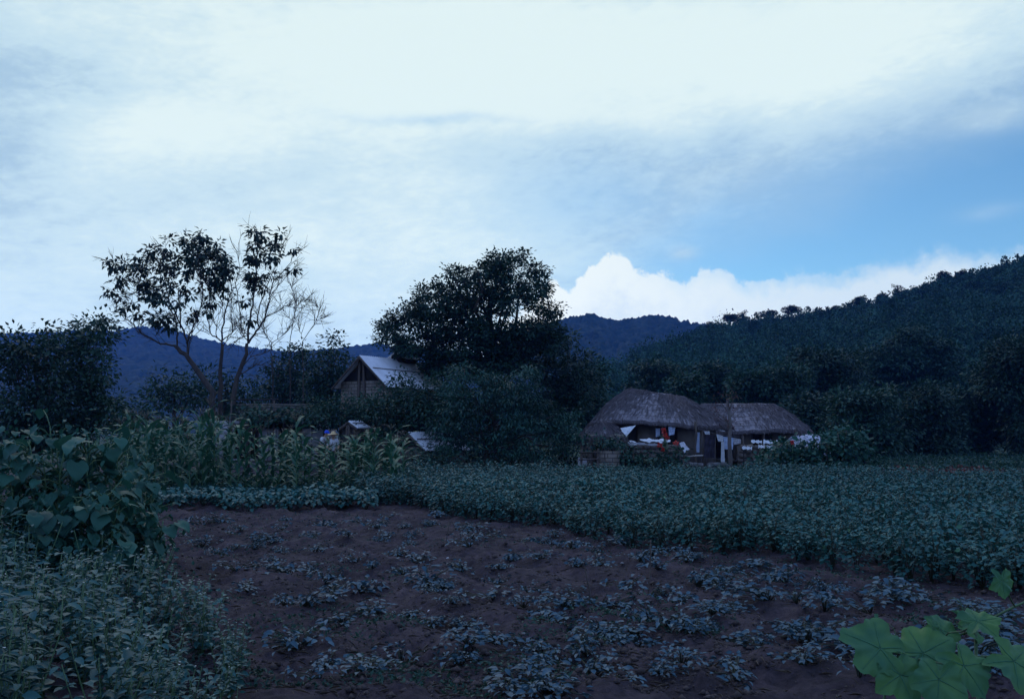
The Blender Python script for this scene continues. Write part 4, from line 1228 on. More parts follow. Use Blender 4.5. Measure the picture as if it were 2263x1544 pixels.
Q = lambda px, py, Y: P(px, py, Y)
cloth('awning', 'white triangular awning at the left corner of the larger hut', 'awning', [Q(1371, 946, 38.2), Q(1405, 940, 38.6), Q(1384, 965, 38.0), Q(1378, 966, 37.7)], 'cloth', .0, .006, seed=2)
cloth('drying_cloth', 'long white cloth spread along the top of the dark yard wall', 'cloth', [Q(1415, 973.5, 36.78), Q(1480, 976, 36.78), Q(1482, 971, 37.1), Q(1413, 969.5, 37.1)], 'cloth', .01, .03, seed=3, group='cloths drying on the yard walls')
cloth('drying_cloth', 'narrow pale cloth draped over the face of the dark yard wall', 'cloth', [Q(1394, 978, 36.65), Q(1456, 984, 36.65), Q(1456, 981, 36.70), Q(1394, 975, 36.70)], 'vinyl', .03, .03, seed=4, group='cloths drying on the yard walls')
rock('cloth_bundle', 'rounded pale bundle at the left end of the dark yard wall', 1397, 965, 37, (.19, .15, .16), 'cloth', 'bundle', 1.07)
cloth('straw_mat', 'pale woven mat folded over the rail at the right end of the dark yard wall', 'mat', [Q(1500, 980, 36.6), Q(1512, 977, 36.9), Q(1524, 993, 36.8), Q(1513, 1000, 36.3)], 'vinyl', -.03, .012, seed=5)
cloth('hanging_cloth', 'pale blue cloth hanging under the eave of the larger hut', 'cloth', [Q(1477, 943, 38.6), Q(1493, 943, 38.6), Q(1490, 960, 38.6), Q(1478, 962, 38.6)], 'cloth_blue', .0, .015, seed=6, group='washing hung about the huts')
cloth('hanging_cloth', 'dim bluish cloth hanging deeper under the eave of the larger hut', 'cloth', [Q(1449, 946, 39.0), Q(1459, 946, 39.0), Q(1459, 964, 39.0), Q(1449, 965, 39.0)], 'cloth_blue', .0, .012, seed=16, group='washing hung about the huts')
cloth('hanging_cloth', 'tall pale cloth hanging like a curtain in the porch of the larger hut', 'cloth', [Q(1537, 955, 38.4), Q(1546, 955, 38.4), Q(1546, 999, 38.4), Q(1537, 999, 38.4)], 'cloth_blue', .0, .012, seed=7, group='washing hung about the huts')
cloth('tin_awning', 'slim pale awning strip between the two thatched eaves', 'awning', [Q(1564, 941, 39.6), Q(1578, 942, 39.4), Q(1604, 953, 39.0), Q(1594, 953, 39.0)], 'cloth', .0, .005, seed=8)
cloth('garment', 'small white cap-like cloth on the line above the dark garment', 'garment', [Q(1556, 952, 38.0), Q(1569, 953, 38.0), Q(1568, 960, 38.0), Q(1558, 959, 38.0)], 'cloth', .0, .02, seed=9, group='washing hung about the huts')
cloth('garment', 'dark garment hanging in front of the gap between the huts', 'garment', [Q(1557, 960, 38.1), Q(1581, 961, 38.1), Q(1578, 1012, 38.1), Q(1556, 1010, 38.1)], 'cloth_dark', .0, .03, seed=10, group='washing hung about the huts')
cloth('garment', 'pale blue shirt on the line right of the dark garment', 'garment', [Q(1583, 959, 38.0), Q(1598, 963, 38.0), Q(1598, 976, 38.0), Q(1587, 975, 38.0)], 'cloth', .0, .02, seed=11, group='washing hung about the huts')
cloth('garment', 'long thin white strip of cloth hanging to the ground left of the russet tree', 'garment', [Q(1594, 976, 38.0), Q(1600, 976, 38.0), Q(1602, 1021, 38.0), Q(1593, 1021, 38.0)], 'cloth', .0, .01, seed=12, group='washing hung about the huts')
cloth('garment', 'wide pale blue cloth hung directly behind the russet tree trunk', 'garment', [Q(1598, 964, 38.3), Q(1622, 967, 38.3), Q(1619, 993, 38.3), Q(1601, 992, 38.3)], 'cloth_blue', .0, .02, seed=13, group='washing hung about the huts')
cloth('garment', 'greyish cloth hung just right of the russet tree trunk', 'garment', [Q(1621, 967, 38.35), Q(1638, 970, 38.35), Q(1637, 980, 38.35), Q(1622, 982, 38.35)], 'vinyl', .0, .015, seed=14, group='washing hung about the huts')
for i, (x0, y0, x1, lab) in enumerate([(1660, 973, 1684, 'white cloth at the left of the upper row on the lower yard wall'), (1687, 974, 1722, 'white cloth at the right of the upper row on the lower yard wall'),
                                       (1640, 987, 1662, 'rumpled white cloth at the left of the lower row on the lower yard wall'), (1676, 984, 1690, 'small white cloth in the middle of the lower row on the lower yard wall'), (1693, 986, 1712, 'small white cloth at the right of the lower row on the lower yard wall')]):
    Yc = 38.8 if y0 < 980 else 38.1
    cloth('drying_cloth', lab, 'cloth', [Q(x0, y0 + 5, Yc - .1), Q(x1, y0 + 6, Yc - .1), Q(x1, y0, Yc + .1), Q(x0, y0 - 2, Yc + .1)], 'cloth', .0, .025, seed=20 + i, group='cloths drying on the yard walls')
# clothes line with its posts
root = empty('clothes_line', (XY(1552, 38.2), 38.2, 0), 0, 'clothes line strung from the larger hut to a thin post by the lower wall', 'clothes line')
o = np.array([XY(1552, 38.2), 38.2, 0])
for px in (1552, 1642):
    p = Acc(); e = P(px, 950 if px < 1600 else 962, 38.2) - o; p.tube(np.array([[e[0], 0, -.1], [e[0] + .01, 0, e[2] * .5], e]), .028, 6); p.build('post', M['wood'], root)
p = Acc(); e0, e1 = P(1552, 951, 38.2) - o, P(1642, 965, 38.2) - o; p.tube(bend(e0, e1, 9, 0, -.03), .006, 4); p.build('rope', M['straw'], root)
# pale post with a rail before the porch
root = empty('porch_rail', (XY(1513, 36.9), 36.9, 0), 0, 'pale wooden post and rail holding up the woven mat', 'rail')
p = Acc(); p.tube(bend((0, 0, -.1), (0, 0, .92), 4, .04), .055, 7); p.build('post', M['wood_pale'], root)
p = Acc(); p.tube(bend((-.3, 0, .62), (.72, 0, .68), 5, .03), .035, 6); p.build('rail', M['wood_pale'], root)
# thin electric or drying wire poles by the old hut
root = empty('pole_rack', (XY(560, 42), 42, 0), 0, 'thin horizontal pole on two uprights beside the old hut', 'rack')
o = np.array([XY(560, 42), 42, 0])
for px in (512, 606):
    e = P(px, 884, 42) - o; p = Acc(); p.tube(bend((e[0], 0, -.1), e, 5, .03), .04, 6); p.build('post', M['wood'], root)
p = Acc(); p.tube(bend(P(500, 884, 42) - o, P(616, 882, 42) - o, 6, .02), .032, 6); p.build('rail', M['dark'], root)
# pale road far on the right
rd = Acc()
rd.box((57, 49.5, .01), (67, 2.4, .03))
tag(rd.build('road', noise_mat('pale_dirt', (.11, .10, .10), (.18, .165, .16), .8, .95, .2)), 'pale dirt road at the far right edge of the fields', 'road', kind='structure')
# ------------------------------------------------------------------ crops
def gz(x, y): return float(ground_z(np.array([x]), np.array([y]))[0])


def rings(n): return rng.uniform(0, 2 * math.pi, n)


# ---- tall leafy crop (right-hand field)
def crop_proto(k, seed):
    g = np.random.default_rng(seed)
    a = Acc()
    H = .58
    nb = 7
    tips = []
    for i in range(nb):
        th = 2 * math.pi * i / nb + g.uniform(-.4, .4); r = g.uniform(.05, .27)
        tip = np.array([math.cos(th) * r, math.sin(th) * r, H * g.uniform(.72, 1.0)])
        q = np.array([[0, 0, -.06], tip * [.25, .25, .45], tip])
        a.tube(q, [.009, .007, .003], 4, 1)
        tips.append(tip)
    n = k
    ti = g.integers(0, nb, n)
    t = g.uniform(.02, 1.05, n) ** .80
    tp = np.array(tips)[ti]
    c = tp * np.stack([t * .9, t * .9, t], 1)
    th = g.uniform(0, 2 * math.pi, n); pet = g.uniform(.03, .19, n)
    d = np.stack([np.cos(th), np.sin(th), g.uniform(-.1, .45, n)], 1)
    c = c + d * pet[:, None]
    c[:, 2] = np.clip(c[:, 2], .05, H + .05)
    ax = d * [1, 1, .2] + [0, 0, -.28] + g.normal(0, .2, (n, 3))
    nr = np.array([0, 0, 1.0]) + g.normal(0, .42, (n, 3))
    L = g.uniform(.05, .098, n)
    leaves(a, c, ax, nr, L, L * .62, T_DIA)
    return a


protos = [crop_proto(165, 40 + i) for i in range(4)]
pm = [p.mesh('crop_plant', [M['leaf_soy'], M['stem_dark']]) for p in protos]
spots = []
for r_ in range(0, 75):
    dist = .22 + r_ * .42
    for s_ in np.arange(-16, 40, .34):
        p = E1 + ED * s_ + EN * dist
        x, y = p + rng.normal(0, .09, 2) + EN * (.25 * math.sin(s_ * 1.3) + .2 * math.sin(s_ * .47 + 1))
        if y > 29.5 + .12 * max(0, x) or y < 4.5: continue
        ppx = CX + x / y * F
        if ppx > 2560 or ppx < 780 + 2.0 * max(0, (y - 19)) * 3: continue
        if ppx < 880 and y > 26: continue
        if ppx > 1945 + 60 * math.sin(y * 2) and y > 26.2: continue
        if rng.random() < .05: continue
        spots.append((x, y, dist))
spots = np.array(spots)
# the ones that show largest: near edge of the crop and closest to the viewer
key = np.hypot(spots[:, 0], spots[:, 1]) + np.where(spots[:, 2] > 1.6, 1.5, 0)
inside = np.abs(spots[:, 0] / spots[:, 1]) < .60
key = key + np.where(inside, 0, 50)
order = np.argsort(key)
for n_, i in enumerate(order[:300]):
    x, y, _ = spots[i]
    s = rng.uniform(.82, 1.15)
    o = link('crop_plant', pm[n_ % 4], None, (x, y, gz(x, y)), rng.uniform(0, 6.28))
    s *= 1 + .22 * float(fbm(np.array([x]), np.array([y]), 2.2, 2, 51)[0])
    o.scale = (s, s, s * rng.uniform(.72, 1.18))
    tag(o, 'knee high leafy green crop plant along the near edge of the dense field', 'crop plant', 'crop plants at the near edge of the dense field')
a = Acc()
for i in order[300:]:
    x, y, _ = spots[i]
    pr = protos[rng.integers(4)]
    th = rng.uniform(0, 6.28); s = rng.uniform(.78, 1.15) * (1 + .25 * float(fbm(np.array([x]), np.array([y]), 2.2, 2, 51)[0])); c_, s__ = math.cos(th) * s, math.sin(th) * s
    nv = 0
    for V, T, Mi in zip(pr.V, pr.T, pr.M):
        W = np.stack([V[:, 0] * c_ - V[:, 1] * s__ + x, V[:, 0] * s__ + V[:, 1] * c_ + y, V[:, 2] * s * rng.uniform(.97, 1.03)], 1)
        a.V.append(W)
    base = a.n
    for T, Mi in zip(pr.T, pr.M): a.T.append(T + base); a.M.append(Mi)
    a.n += pr.n
tag(a.build('crop_field', [M['leaf_soy'], M['stem_dark']]), 'dense leafy green crop filling the field up to the farmyard', 'crop', kind='stuff')


# ---- reddish low growth at the far right end of the crop
a = Acc()
n = 5200
y = rng.uniform(26.0, 30.5, n); px = rng.uniform(1930, 2420, n); x = (px - CX) / F * y; z = rng.uniform(.03, .56, n) * (.75 + .25 * fbm(x, y, .8, 2, 61))
leaves(a, np.stack([x, y, z], 1), unit(n) + [0, 0, .2], np.array([[0, 0, 1.]]) + rng.normal(0, .5, (n, 3)), .13, .08)
tag(a.build('amaranth_patch', M['leaf_red']), 'strip of reddish low growth at the far right end of the crop', 'undergrowth', kind='stuff')


# ---- seedlings on the tilled soil
def seedling_proto(seed):
    g = np.random.default_rng(seed)
    a = Acc()
    for k in range(g.integers(3, 6)):
        cx_, cy_ = g.normal(0, .085, 2)
        n = int(g.integers(14, 30)); R0 = g.uniform(.07, .13); hh = g.uniform(.05, .13)
        rr = np.sqrt(g.random(n)) * R0; th = g.uniform(0, 6.28, n)
        z = .015 + hh * (1 - (rr / R0) ** 2 * .8) * g.uniform(.5, 1.1, n)
        c = np.stack([cx_ + rr * np.cos(th), cy_ + rr * np.sin(th), z], 1)
        d = np.stack([np.cos(th), np.sin(th), np.full(n, -.05)], 1) + g.normal(0, .5, (n, 3)) * [1, 1, .35]
        nr = np.array([0, 0, 1.0]) + g.normal(0, .34, (n, 3))
        L = g.uniform(.022, .066, n)
        leaves(a, c, d, nr, L, L * g.uniform(.5, .68, n), T_OVAL)
        for i in range(4):
            e = c[i]
            a.tube(np.array([[0, 0, -.02], e * [.5, .5, .6] + [0, 0, .012], e]), [.004, .0035, .0025], 4, 1)
    return a.mesh('seedling', [M['leaf_seed'], M['stem_dark']])


sm = [seedling_proto(60 + i) for i in range(9)]
sp_px = [(870, 1140), (975, 1148), (785, 1152), (680, 1190), (760, 1195), (640, 1172), (720, 1165), (540, 1172), (500, 1182), (345, 1188), (392, 1192), (455, 1207), (840, 1172), (900, 1172), (950, 1177), (920, 1192), (830, 1192), (1030, 1177), (1100, 1187),
         (1165, 1197), (1220, 1207), (1320, 1217), (1385, 1212), (1420, 1227), (490, 1242), (640, 1278), (710, 1302), (790, 1247), (820, 1252), (920, 1242), (1020, 1257), (880, 1227), (890, 1272), (930, 1292), (980, 1292), (1100, 1282), (1080, 1322),
         (1190, 1362), (1165, 1345), (1235, 1352), (850, 1372), (910, 1372), (960, 1387), (1020, 1382), (1180, 1305), (1260, 1312), (1480, 1227), (1510, 1240), (1330, 1252), (1420, 1252), (1445, 1262), (1610, 1272), (1550, 1297), (1590, 1312), (1650, 1302),
         (1700, 1287), (1725, 1302), (1780, 1312), (1830, 1322), (1865, 1322), (1960, 1322), (2000, 1312), (2025, 1332), (1920, 1352), (1990, 1352), (1580, 1372), (1620, 1362), (1450, 1382), (1480, 1402), (1435, 1422), (1520, 1412), (1650, 1412), (1740, 1402),
         (1795, 1422), (2130, 1352), (2165, 1382), (1330, 1402), (600, 1200), (560, 1225), (620, 1230), (700, 1225), (1050, 1215), (1120, 1235), (1200, 1250), (740, 1330), (680, 1350), (760, 1380), (1100, 1420), (1200, 1440), (1300, 1450), (900, 1450),
         (1000, 1470), (1500, 1480), (1620, 1500), (1760, 1490), (1350, 1510), (1150, 1520), (800, 1500), (700, 1480), (2240, 1370), (2080, 1420), (1950, 1460), (560, 1300), (590, 1260), (520, 1215), (2230, 1440), (1700, 1340), (1500, 1340), (1380, 1300), (1270, 1260)]
for _ in range(95):
    px, py = rng.uniform(420, 2240), 1150 + 380 * rng.random() ** 1.3
    g_ = G(px, py)
    if edge_dist(g_[0], g_[1]) < -.35 and px > np.interp(py, [1150, 1250, 1400, 1540], [360, 460, 600, 640]): sp_px.append((px, py))
for i, (px, py) in enumerate(sp_px):
    g_ = G(px + rng.normal(0, 9), py + rng.normal(0, 4)); x, y = g_[0], g_[1]
    o = link('seedling', sm[i % 9], None, (x, y, gz(x, y)), rng.uniform(0, 6.28))
    s = rng.uniform(.75, 1.4)
    o.scale = (s * rng.uniform(.8, 1.3), s * rng.uniform(.8, 1.2), s * rng.uniform(.7, 1.25))
    tag(o, 'low pale leafy seedling clump growing on the bare tilled soil', 'seedling', 'seedling clumps on the tilled soil')

# ---- thin green weeds scattered over the soil
a = Acc()
n = 22000
px = rng.uniform(380, 2260, n); py = 1130 + 400 * rng.random(n) ** 1.1
pts = []
for q, r_ in zip(px, py):
    g_ = G(q, r_)
    if edge_dist(g_[0], g_[1]) < .3: pts.append(g_[:2])
pts = np.array(pts)
w = fbm(pts[:, 0], pts[:, 1], 1.4, 3, 12) > .04
pts = pts[w]
zz = ground_z(pts[:, 0], pts[:, 1])
n = len(pts)
leaves(a, np.column_stack([pts, zz + .005]), rng.normal(0, .7, (n, 3)) * [1, 1, .2] + [0, 0, .35], np.array([[0, 0, 1.]]) + rng.normal(0, .5, (n, 3)), rng.uniform(.02, .06, n), rng.uniform(.012, .028, n))
tag(a.build('weeds', M['leaf_mid']), 'thin green weeds sprinkled over the tilled soil', 'weeds', kind='stuff')

# crumbled clods and bits of straw on the soil
oct_v = np.array([[1, 0, 0], [-1, 0, 0], [0, 1, 0], [0, -1, 0], [0, 0, 1], [0, 0, -.6]], float)
oct_t = np.array([[0, 2, 4], [2, 1, 4], [1, 3, 4], [3, 0, 4], [2, 0, 5], [1, 2, 5], [3, 1, 5], [0, 3, 5]])
n = 16000
px = rng.uniform(250, 2263, n); py = 1125 + 419 * rng.random(n) ** .9
gg = np.array([G(q, r_)[:2] for q, r_ in zip(px, py)])
cl = fbm(gg[:, 0], gg[:, 1], .7, 3, 41)
gg = gg[(edge_dist(gg[:, 0], gg[:, 1]) < .8) & (cl > -.15)]; n = len(gg)
sz = .006 + .030 * rng.random(n) ** 4
pos = np.column_stack([gg, ground_z(gg[:, 0], gg[:, 1]) + sz * .15])
V = pos[:, None, :] + (oct_v[None] * rng.uniform(.6, 1.4, (n, 6, 3)) + rng.normal(0, .18, (n, 6, 3))) * sz[:, None, None] * np.array([1, 1, .75])
a = Acc(); a.add(V.reshape(-1, 3), (oct_t[None] + (np.arange(n) * 6)[:, None, None]).reshape(-1, 3))
tag(a.build('soil_clods', noise_mat('soil_clod', (.022, .016, .014), (.085, .060, .052), 3, .95, 0)), 'crumbled clods of earth strewn over the tilled soil', 'clods', kind='stuff')
a = Acc(); n = 2600
px = rng.uniform(300, 2263, n); py = 1125 + 419 * rng.random(n)
gg = np.array([G(q, r_)[:2] for q, r_ in zip(px, py)]); gg = gg[edge_dist(gg[:, 0], gg[:, 1]) < .6]; n = len(gg)
leaves(a, np.column_stack([gg, ground_z(gg[:, 0], gg[:, 1]) + .012]), rng.normal(0, 1, (n, 3)) * [1, 1, .12], np.array([[0, 0, 1.]]) + rng.normal(0, .2, (n, 3)), rng.uniform(.03, .13, n), rng.uniform(.004, .009, n))
tag(a.build('straw_litter', leaf_mat('dry_straw', (.07, .05, .035), (.19, .15, .11), .9, .1, .1)), 'dry straw and dead stalks littering the tilled soil', 'litter', kind='stuff')

# pebbles and stakes
for i, (px, py) in enumerate([(870, 1346), (950, 1350), (1355, 1348), (1517, 1384), (1635, 1397), (1990, 1307), (1558, 1323), (990, 1240), (1375, 1253)]):
    g_ = G(px, py)
    o = rock('pebble', 'small pale pebble lying on the tilled soil', px, py, g_[1], (.022, .018, .014), 'cloth' if i % 2 else 'stone', 'pebble', gz(g_[0], g_[1]), 'pebbles on the tilled soil')
    o.location.x = g_[0]
for (px, py, h, lx, lab) in [(1436, 1285, .42, .02, 'tallest thin stake upright in the tilled soil'), (985, 1200, .26, .05, 'short thin stake leaning near the crop edge'), (1312, 1328, .34, -.08, 'thin pale stick leaning among the seedlings in the middle of the plot'), (1430, 1312, .3, .04, 'short pale stick just below the tallest stake')]:
    g_ = G(px, py); a = Acc(); a.tube(bend((0, 0, -.08), (lx, .02, h), 4, .03), [.009, .008, .007, .006], 5)
    tag(a.build('stake', M['wood'], None, loc=(g_[0], g_[1], gz(g_[0], g_[1]))), lab, 'stake', 'stakes in the tilled soil')


# ---- low bean row at the back of the soil
def bean_proto(seed):
    g = np.random.default_rng(seed); a = Acc(); n = 95
    th = g.uniform(0, 6.28, n); rr = np.sqrt(g.random(n)) * .30; z = .10 + .36 * g.random(n) ** .5 * (1 - .35 * rr / .3)
    c = np.stack([rr * np.cos(th), rr * np.sin(th), z], 1)
    d = np.stack([np.cos(th), np.sin(th), np.full(n, -.35)], 1) + g.normal(0, .3, (n, 3))
    L = g.uniform(.07, .14, n)
    leaves(a, c, d, np.array([[0, 0, 1.]]) + g.normal(0, .25, (n, 3)), L, L * .85, T_OVAL)
    for i in range(8): a.tube(np.array([[0, 0, -.05], c[i * 6] * [.5, .5, .6], c[i * 6]]), [.008, .006, .004], 4, 1)
    return a.mesh('bean_plant', [M['leaf_soy'], M['stem_dark']])


bm_ = [bean_proto(70 + i) for i in range(3)]
k_ = 0
for row, Yb in enumerate((19.4, 20.1, 20.9)):
    for px in np.arange(300, 835 - row * 8, 36):
        x, y = XY(px + rng.normal(0, 8), Yb), Yb + rng.normal(0, .15)
        o = link('bean_plant', bm_[k_ % 3], None, (x, y, gz(x, y)), rng.uniform(0, 6.28)); k_ += 1
        s = rng.uniform(.8, 1.1); o.scale = (s, s, s)
        tag(o, 'broad leaved bean plant in the low rows between the soil and the corn', 'bean plant', 'bean plants in the low rows before the corn')


# ---- corn
def corn_proto(seed, H=2.1):
    g = np.random.default_rng(seed)
    a = Acc()
    stalk = bend((0, 0, -.05), (g.normal(0, .06), g.normal(0, .06), H * .9), 7, .02)
    a.tube(stalk, np.linspace(.016, .007, 7), 5)
    lv = Acc()
    n = 11
    for i in range(n):
        t = .12 + .80 * i / (n - 1)
        b = np.array([np.interp(t, np.linspace(0, 1, 7), stalk[:, k]) for k in range(3)])
        th = i * math.pi + g.normal(0, .55) + seed
        L = g.uniform(.65, .95) * (1 - .35 * abs(t - .5)); w0 = g.uniform(.07, .105)
        ns = 8
        s_ = np.linspace(0, 1, ns)
        e0 = R(g.uniform(52, 72)); e1 = R(g.uniform(-75, -20))
        ang_ = e0 + (e1 - e0) * s_ ** 1.2
        dx = np.concatenate([[0], np.cumsum(np.cos(ang_[:-1]))]) * L / (ns - 1); dz = np.concatenate([[0], np.cumsum(np.sin(ang_[:-1]))]) * L / (ns - 1)
        cx_, sy_ = math.cos(th), math.sin(th)
        mid = b[None] + np.stack([dx * cx_, dx * sy_, dz], 1)
        w = w0 * np.sin(math.pi * (s_ * .93 + .06) ** .75) * .5 + .004
        side = np.array([-sy_, cx_, 0])
        tw = .25 * np.sin(s_ * 5 + i)
        up = np.stack([-np.sin(ang_) * cx_, -np.sin(ang_) * sy_, np.cos(ang_)], 1)
        e = side[None] * np.cos(tw)[:, None] + up * np.sin(tw)[:, None]
        wave = .012 * np.sin(s_ * 16 + i)
        Lf = mid + e * w[:, None] + up * (w * .35 + wave)[:, None]; Rt = mid - e * w[:, None] + up * (w * .35 - wave)[:, None]
        lv.grid(np.stack([Lf, mid, Rt], 1))
    ts = Acc()
    tip = stalk[-1]
    for i in range(7):
        d = np.array([g.normal(0, .35), g.normal(0, .35), 1.0]); d /= np.linalg.norm(d)
        ts.tube(np.array([tip, tip + d * .13, tip + d * .24 + [d[0] * .05, d[1] * .05, -.02]]), [.005, .006, .003], 4)
    ear = Acc()
    ep = np.array([np.interp(.5, np.linspace(0, 1, 7), stalk[:, k]) for k in range(3)]); th = g.uniform(0, 6.28)
    dv = np.array([math.cos(th) * .5, math.sin(th) * .5, .85])
    ear.tube(np.array([ep, ep + dv * .06, ep + dv * .13, ep + dv * .2, ep + dv * .24]), [.012, .026, .028, .018, .006], 7)
    return a.mesh('stalk', M['stem'], True), lv.mesh('leaf_blades', M['leaf_corn'], True), ts.mesh('tassel', M['tassel']), ear.mesh('corn_ear', M['leaf_corn'], True)


cpro = [corn_proto(80 + i, h) for i, h in enumerate((2.1, 2.25, 1.95, 2.2, 1.8))]
corn_spots = []
for Yc in np.arange(21.8, 28.6, .75):
    xa, xb = XY(285, Yc), XY(890, Yc)
    for x in np.arange(xa, xb, .48):
        y = Yc + rng.normal(0, .16)
        px = CX + x / y * F
        if 505 < px < 585 and y > 22.2: continue                 # gap that shows the old hut
        if px > 690 and px < 760 and y < 27 and rng.random() < .75: continue
        if px > 760 and y < 25 and rng.random() < .5: continue
        if rng.random() < .16: continue
        corn_spots.append((x + rng.normal(0, .12), y, px))
corn_spots = sorted(corn_spots, key=lambda q: q[1])[:230]
for i, (x, y, px) in enumerate(corn_spots):
    # heights follow the picture: tallest in the middle of the left stand, low in front of the people
    h = float(np.interp(px, [280, 330, 400, 470, 520, 600, 660, 700, 760, 800, 840, 890], [.95, 1.0, 1.04, 1.12, .9, .86, .86, .62, .66, .84, .9, .72])) * rng.uniform(.84, 1.08)
    root = empty('corn_plant', (x, y, gz(x, y)), rng.uniform(0, 6.28), 'tall tasselled corn plant standing in the corn patch', 'corn plant', 'corn plants in the patch behind the bean rows')
    root.scale = (1.05, 1.05, h * .98)
    for nm, me in zip(('stalk', 'leaf_blades', 'tassel', 'corn_ear'), cpro[i % 5]): link(nm, me, root)


# ground cover under and between the corn
a = Acc()
n = 16000
y = rng.uniform(21.6, 30, n); px = rng.uniform(280, 900, n); x = (px - CX) / F * y
hgt = .18 + .32 * np.clip(fbm(x, y, 1.6, 3, 31) + .3, 0, 1)
z = rng.random(n) ** .7 * hgt
leaves(a, np.stack([x, y, z], 1), unit(n) + [0, 0, -.1], np.array([[0, 0, 1.]]) + rng.normal(0, .45, (n, 3)), rng.uniform(.08, .17, n), rng.uniform(.05, .10, n))
tag(a.build('undergrowth', M['leaf_mid']), 'low green weeds covering the ground under the corn', 'undergrowth', kind='stuff')
# and along the foot of the farmyard
a = Acc()
n = 15000
y = rng.uniform(30.5, 46, n); px = rng.uniform(860, 2300, n); x = (px - CX) / F * y
w = fbm(x, y, 2.2, 3, 33)
keep = (w > .02) & ~((px > 1500) & (px < 1640) & (y > 33) & (y < 39)); x, y, w = x[keep], y[keep], w[keep]; n = len(x)
z = rng.random(n) * np.clip(w * 1.1, .05, .4)
leaves(a, np.stack([x, y, z], 1), unit(n) + [0, 0, .3], np.array([[0, 0, 1.]]) + rng.normal(0, .5, (n, 3)), rng.uniform(.08, .16, n), rng.uniform(.04, .08, n))
tag(a.build('undergrowth', M['leaf_mid']), 'low weeds and grass around the farmyard beyond the crop', 'undergrowth', kind='stuff')


a = Acc()
n = 16000
y = rng.uniform(31, 62, n); px = rng.uniform(1880, 2700, n); x = (px - CX) / F * y
hgt = np.clip(.22 + .35 * fbm(x, y, 3.0, 3, 37), .05, .6); z = rng.random(n) * hgt
leaves(a, np.stack([x, y, z], 1), unit(n) + [0, 0, .4], np.array([[0, 0, 1.]]) + rng.normal(0, .5, (n, 3)), rng.uniform(.12, .26, n), rng.uniform(.05, .12, n))
tag(a.build('undergrowth', M['leaf_mid']), 'rough green growth between the crop and the foot of the wooded hill', 'undergrowth', kind='stuff')


# ---- broad-leaved tall plants at the left
def big_plant(label, px, py_top, Y, spread, n, L, seed, group):
    g = np.random.default_rng(seed)
    x = XY(px, Y); H = P(px, py_top, Y)[2]
    root = empty('large_leaf_plant', (x, Y, 0), 0, label, 'plant', group)
    s = Acc(); l_ = Acc()
    ns = 4
    stems = []
    for i in range(ns):
        th = 2 * math.pi * i / ns + g.uniform(-.5, .5); r = spread * g.uniform(.1, .55)
        q = bend((math.cos(th) * r * .2, math.sin(th) * r * .2, -.05), (math.cos(th) * r, math.sin(th) * r, H * g.uniform(.75, .97)), 6, .06)
        s.tube(q, np.linspace(.018, .007, 6), 6); stems.append(q)
    for i in range(int(n * 3.0)):
        q = stems[i % ns]; t = g.uniform(.12, 1.0)
        b = np.array([np.interp(t, np.linspace(0, 1, 6), q[:, k]) for k in range(3)])
        th = g.uniform(0, 6.28); pl = g.uniform(.12, .32)
        d = np.array([math.cos(th), math.sin(th), 0])
        e = b + d * pl * g.uniform(.6, 1.3) * spread / .6 + [0, 0, pl * g.uniform(.2, .7)]
        s.tube(np.array([b, (b + e) / 2 + [0, 0, .03], e]), [.007, .006, .005], 4)
        LL = L * (.25 + .55 * g.random() ** 1.3)
        ax = (d * .8 + g.normal(0, .25, 3) + [0, 0, -g.uniform(.25, .95)])[None]
        nr = (np.array([0, 0, 1.0]) + d * .55 + g.normal(0, .22, 3))[None]
        leaves(l_, e[None], ax, nr, LL, LL * 1.0, T_HEART)
    m = n * 9        # finer growth tangled through it
    q = np.array([stems[g.integers(ns)][g.integers(1, 6)] for _ in range(m)]) + g.normal(0, .17, (m, 3)) * spread / .5
    q[:, 2] = np.clip(q[:, 2], .05, H)
    d = g.normal(0, 1, (m, 3)) + [0, 0, -.3]
    LL = g.uniform(.03, .085, m)
    leaves(l_, q, d, np.array([[0, 0, 1.]]) + g.normal(0, .4, (m, 3)), LL, LL * .6, T_OVAL)
    s.build('stem', M['stem'], root, True); l_.build('leaves', M['leaf_big'], root, True)


bp = [('tall broad leaved plant rising highest at the left, its top leaves against the mountain', 170, 905, 10.5, .55, 34, .27),
      ('broad leaved plant with large drooping leaves second in from the left edge', 230, 955, 9.8, .55, 40, .28),
      ('broad leaved plant at the left edge of the big leafed clump', 112, 960, 9.6, .55, 40, .27),
      ('broad leaved plant bending over the bean rows on the right of the clump', 325, 1035, 11.2, .5, 34, .24),
      ('broad leaved plant low in the middle of the clump', 215, 1080, 9.0, .5, 34, .25),
      ('lowest broad leaved plant at the right foot of the clump', 318, 1110, 10.0, .42, 30, .24),
      ('broad leaved plant low at the far left foot of the clump', 120, 1090, 8.8, .5, 30, .24),
      ('broad leaved plant outermost on the left', 40, 1000, 9.6, .6, 36, .27),
      ('slimmer broad leaved plant between the clump and the corn', 275, 965, 13.0, .5, 34, .24),
      ('broad leaved plant beyond the outermost one', -20, 940, 12.0, .6, 30, .27)]
for i, (lab, px, py, Y, sp_, n, L) in enumerate(bp): big_plant(lab, px, py, Y, sp_, n, L, 100 + i, 'broad leaved plants at the left')


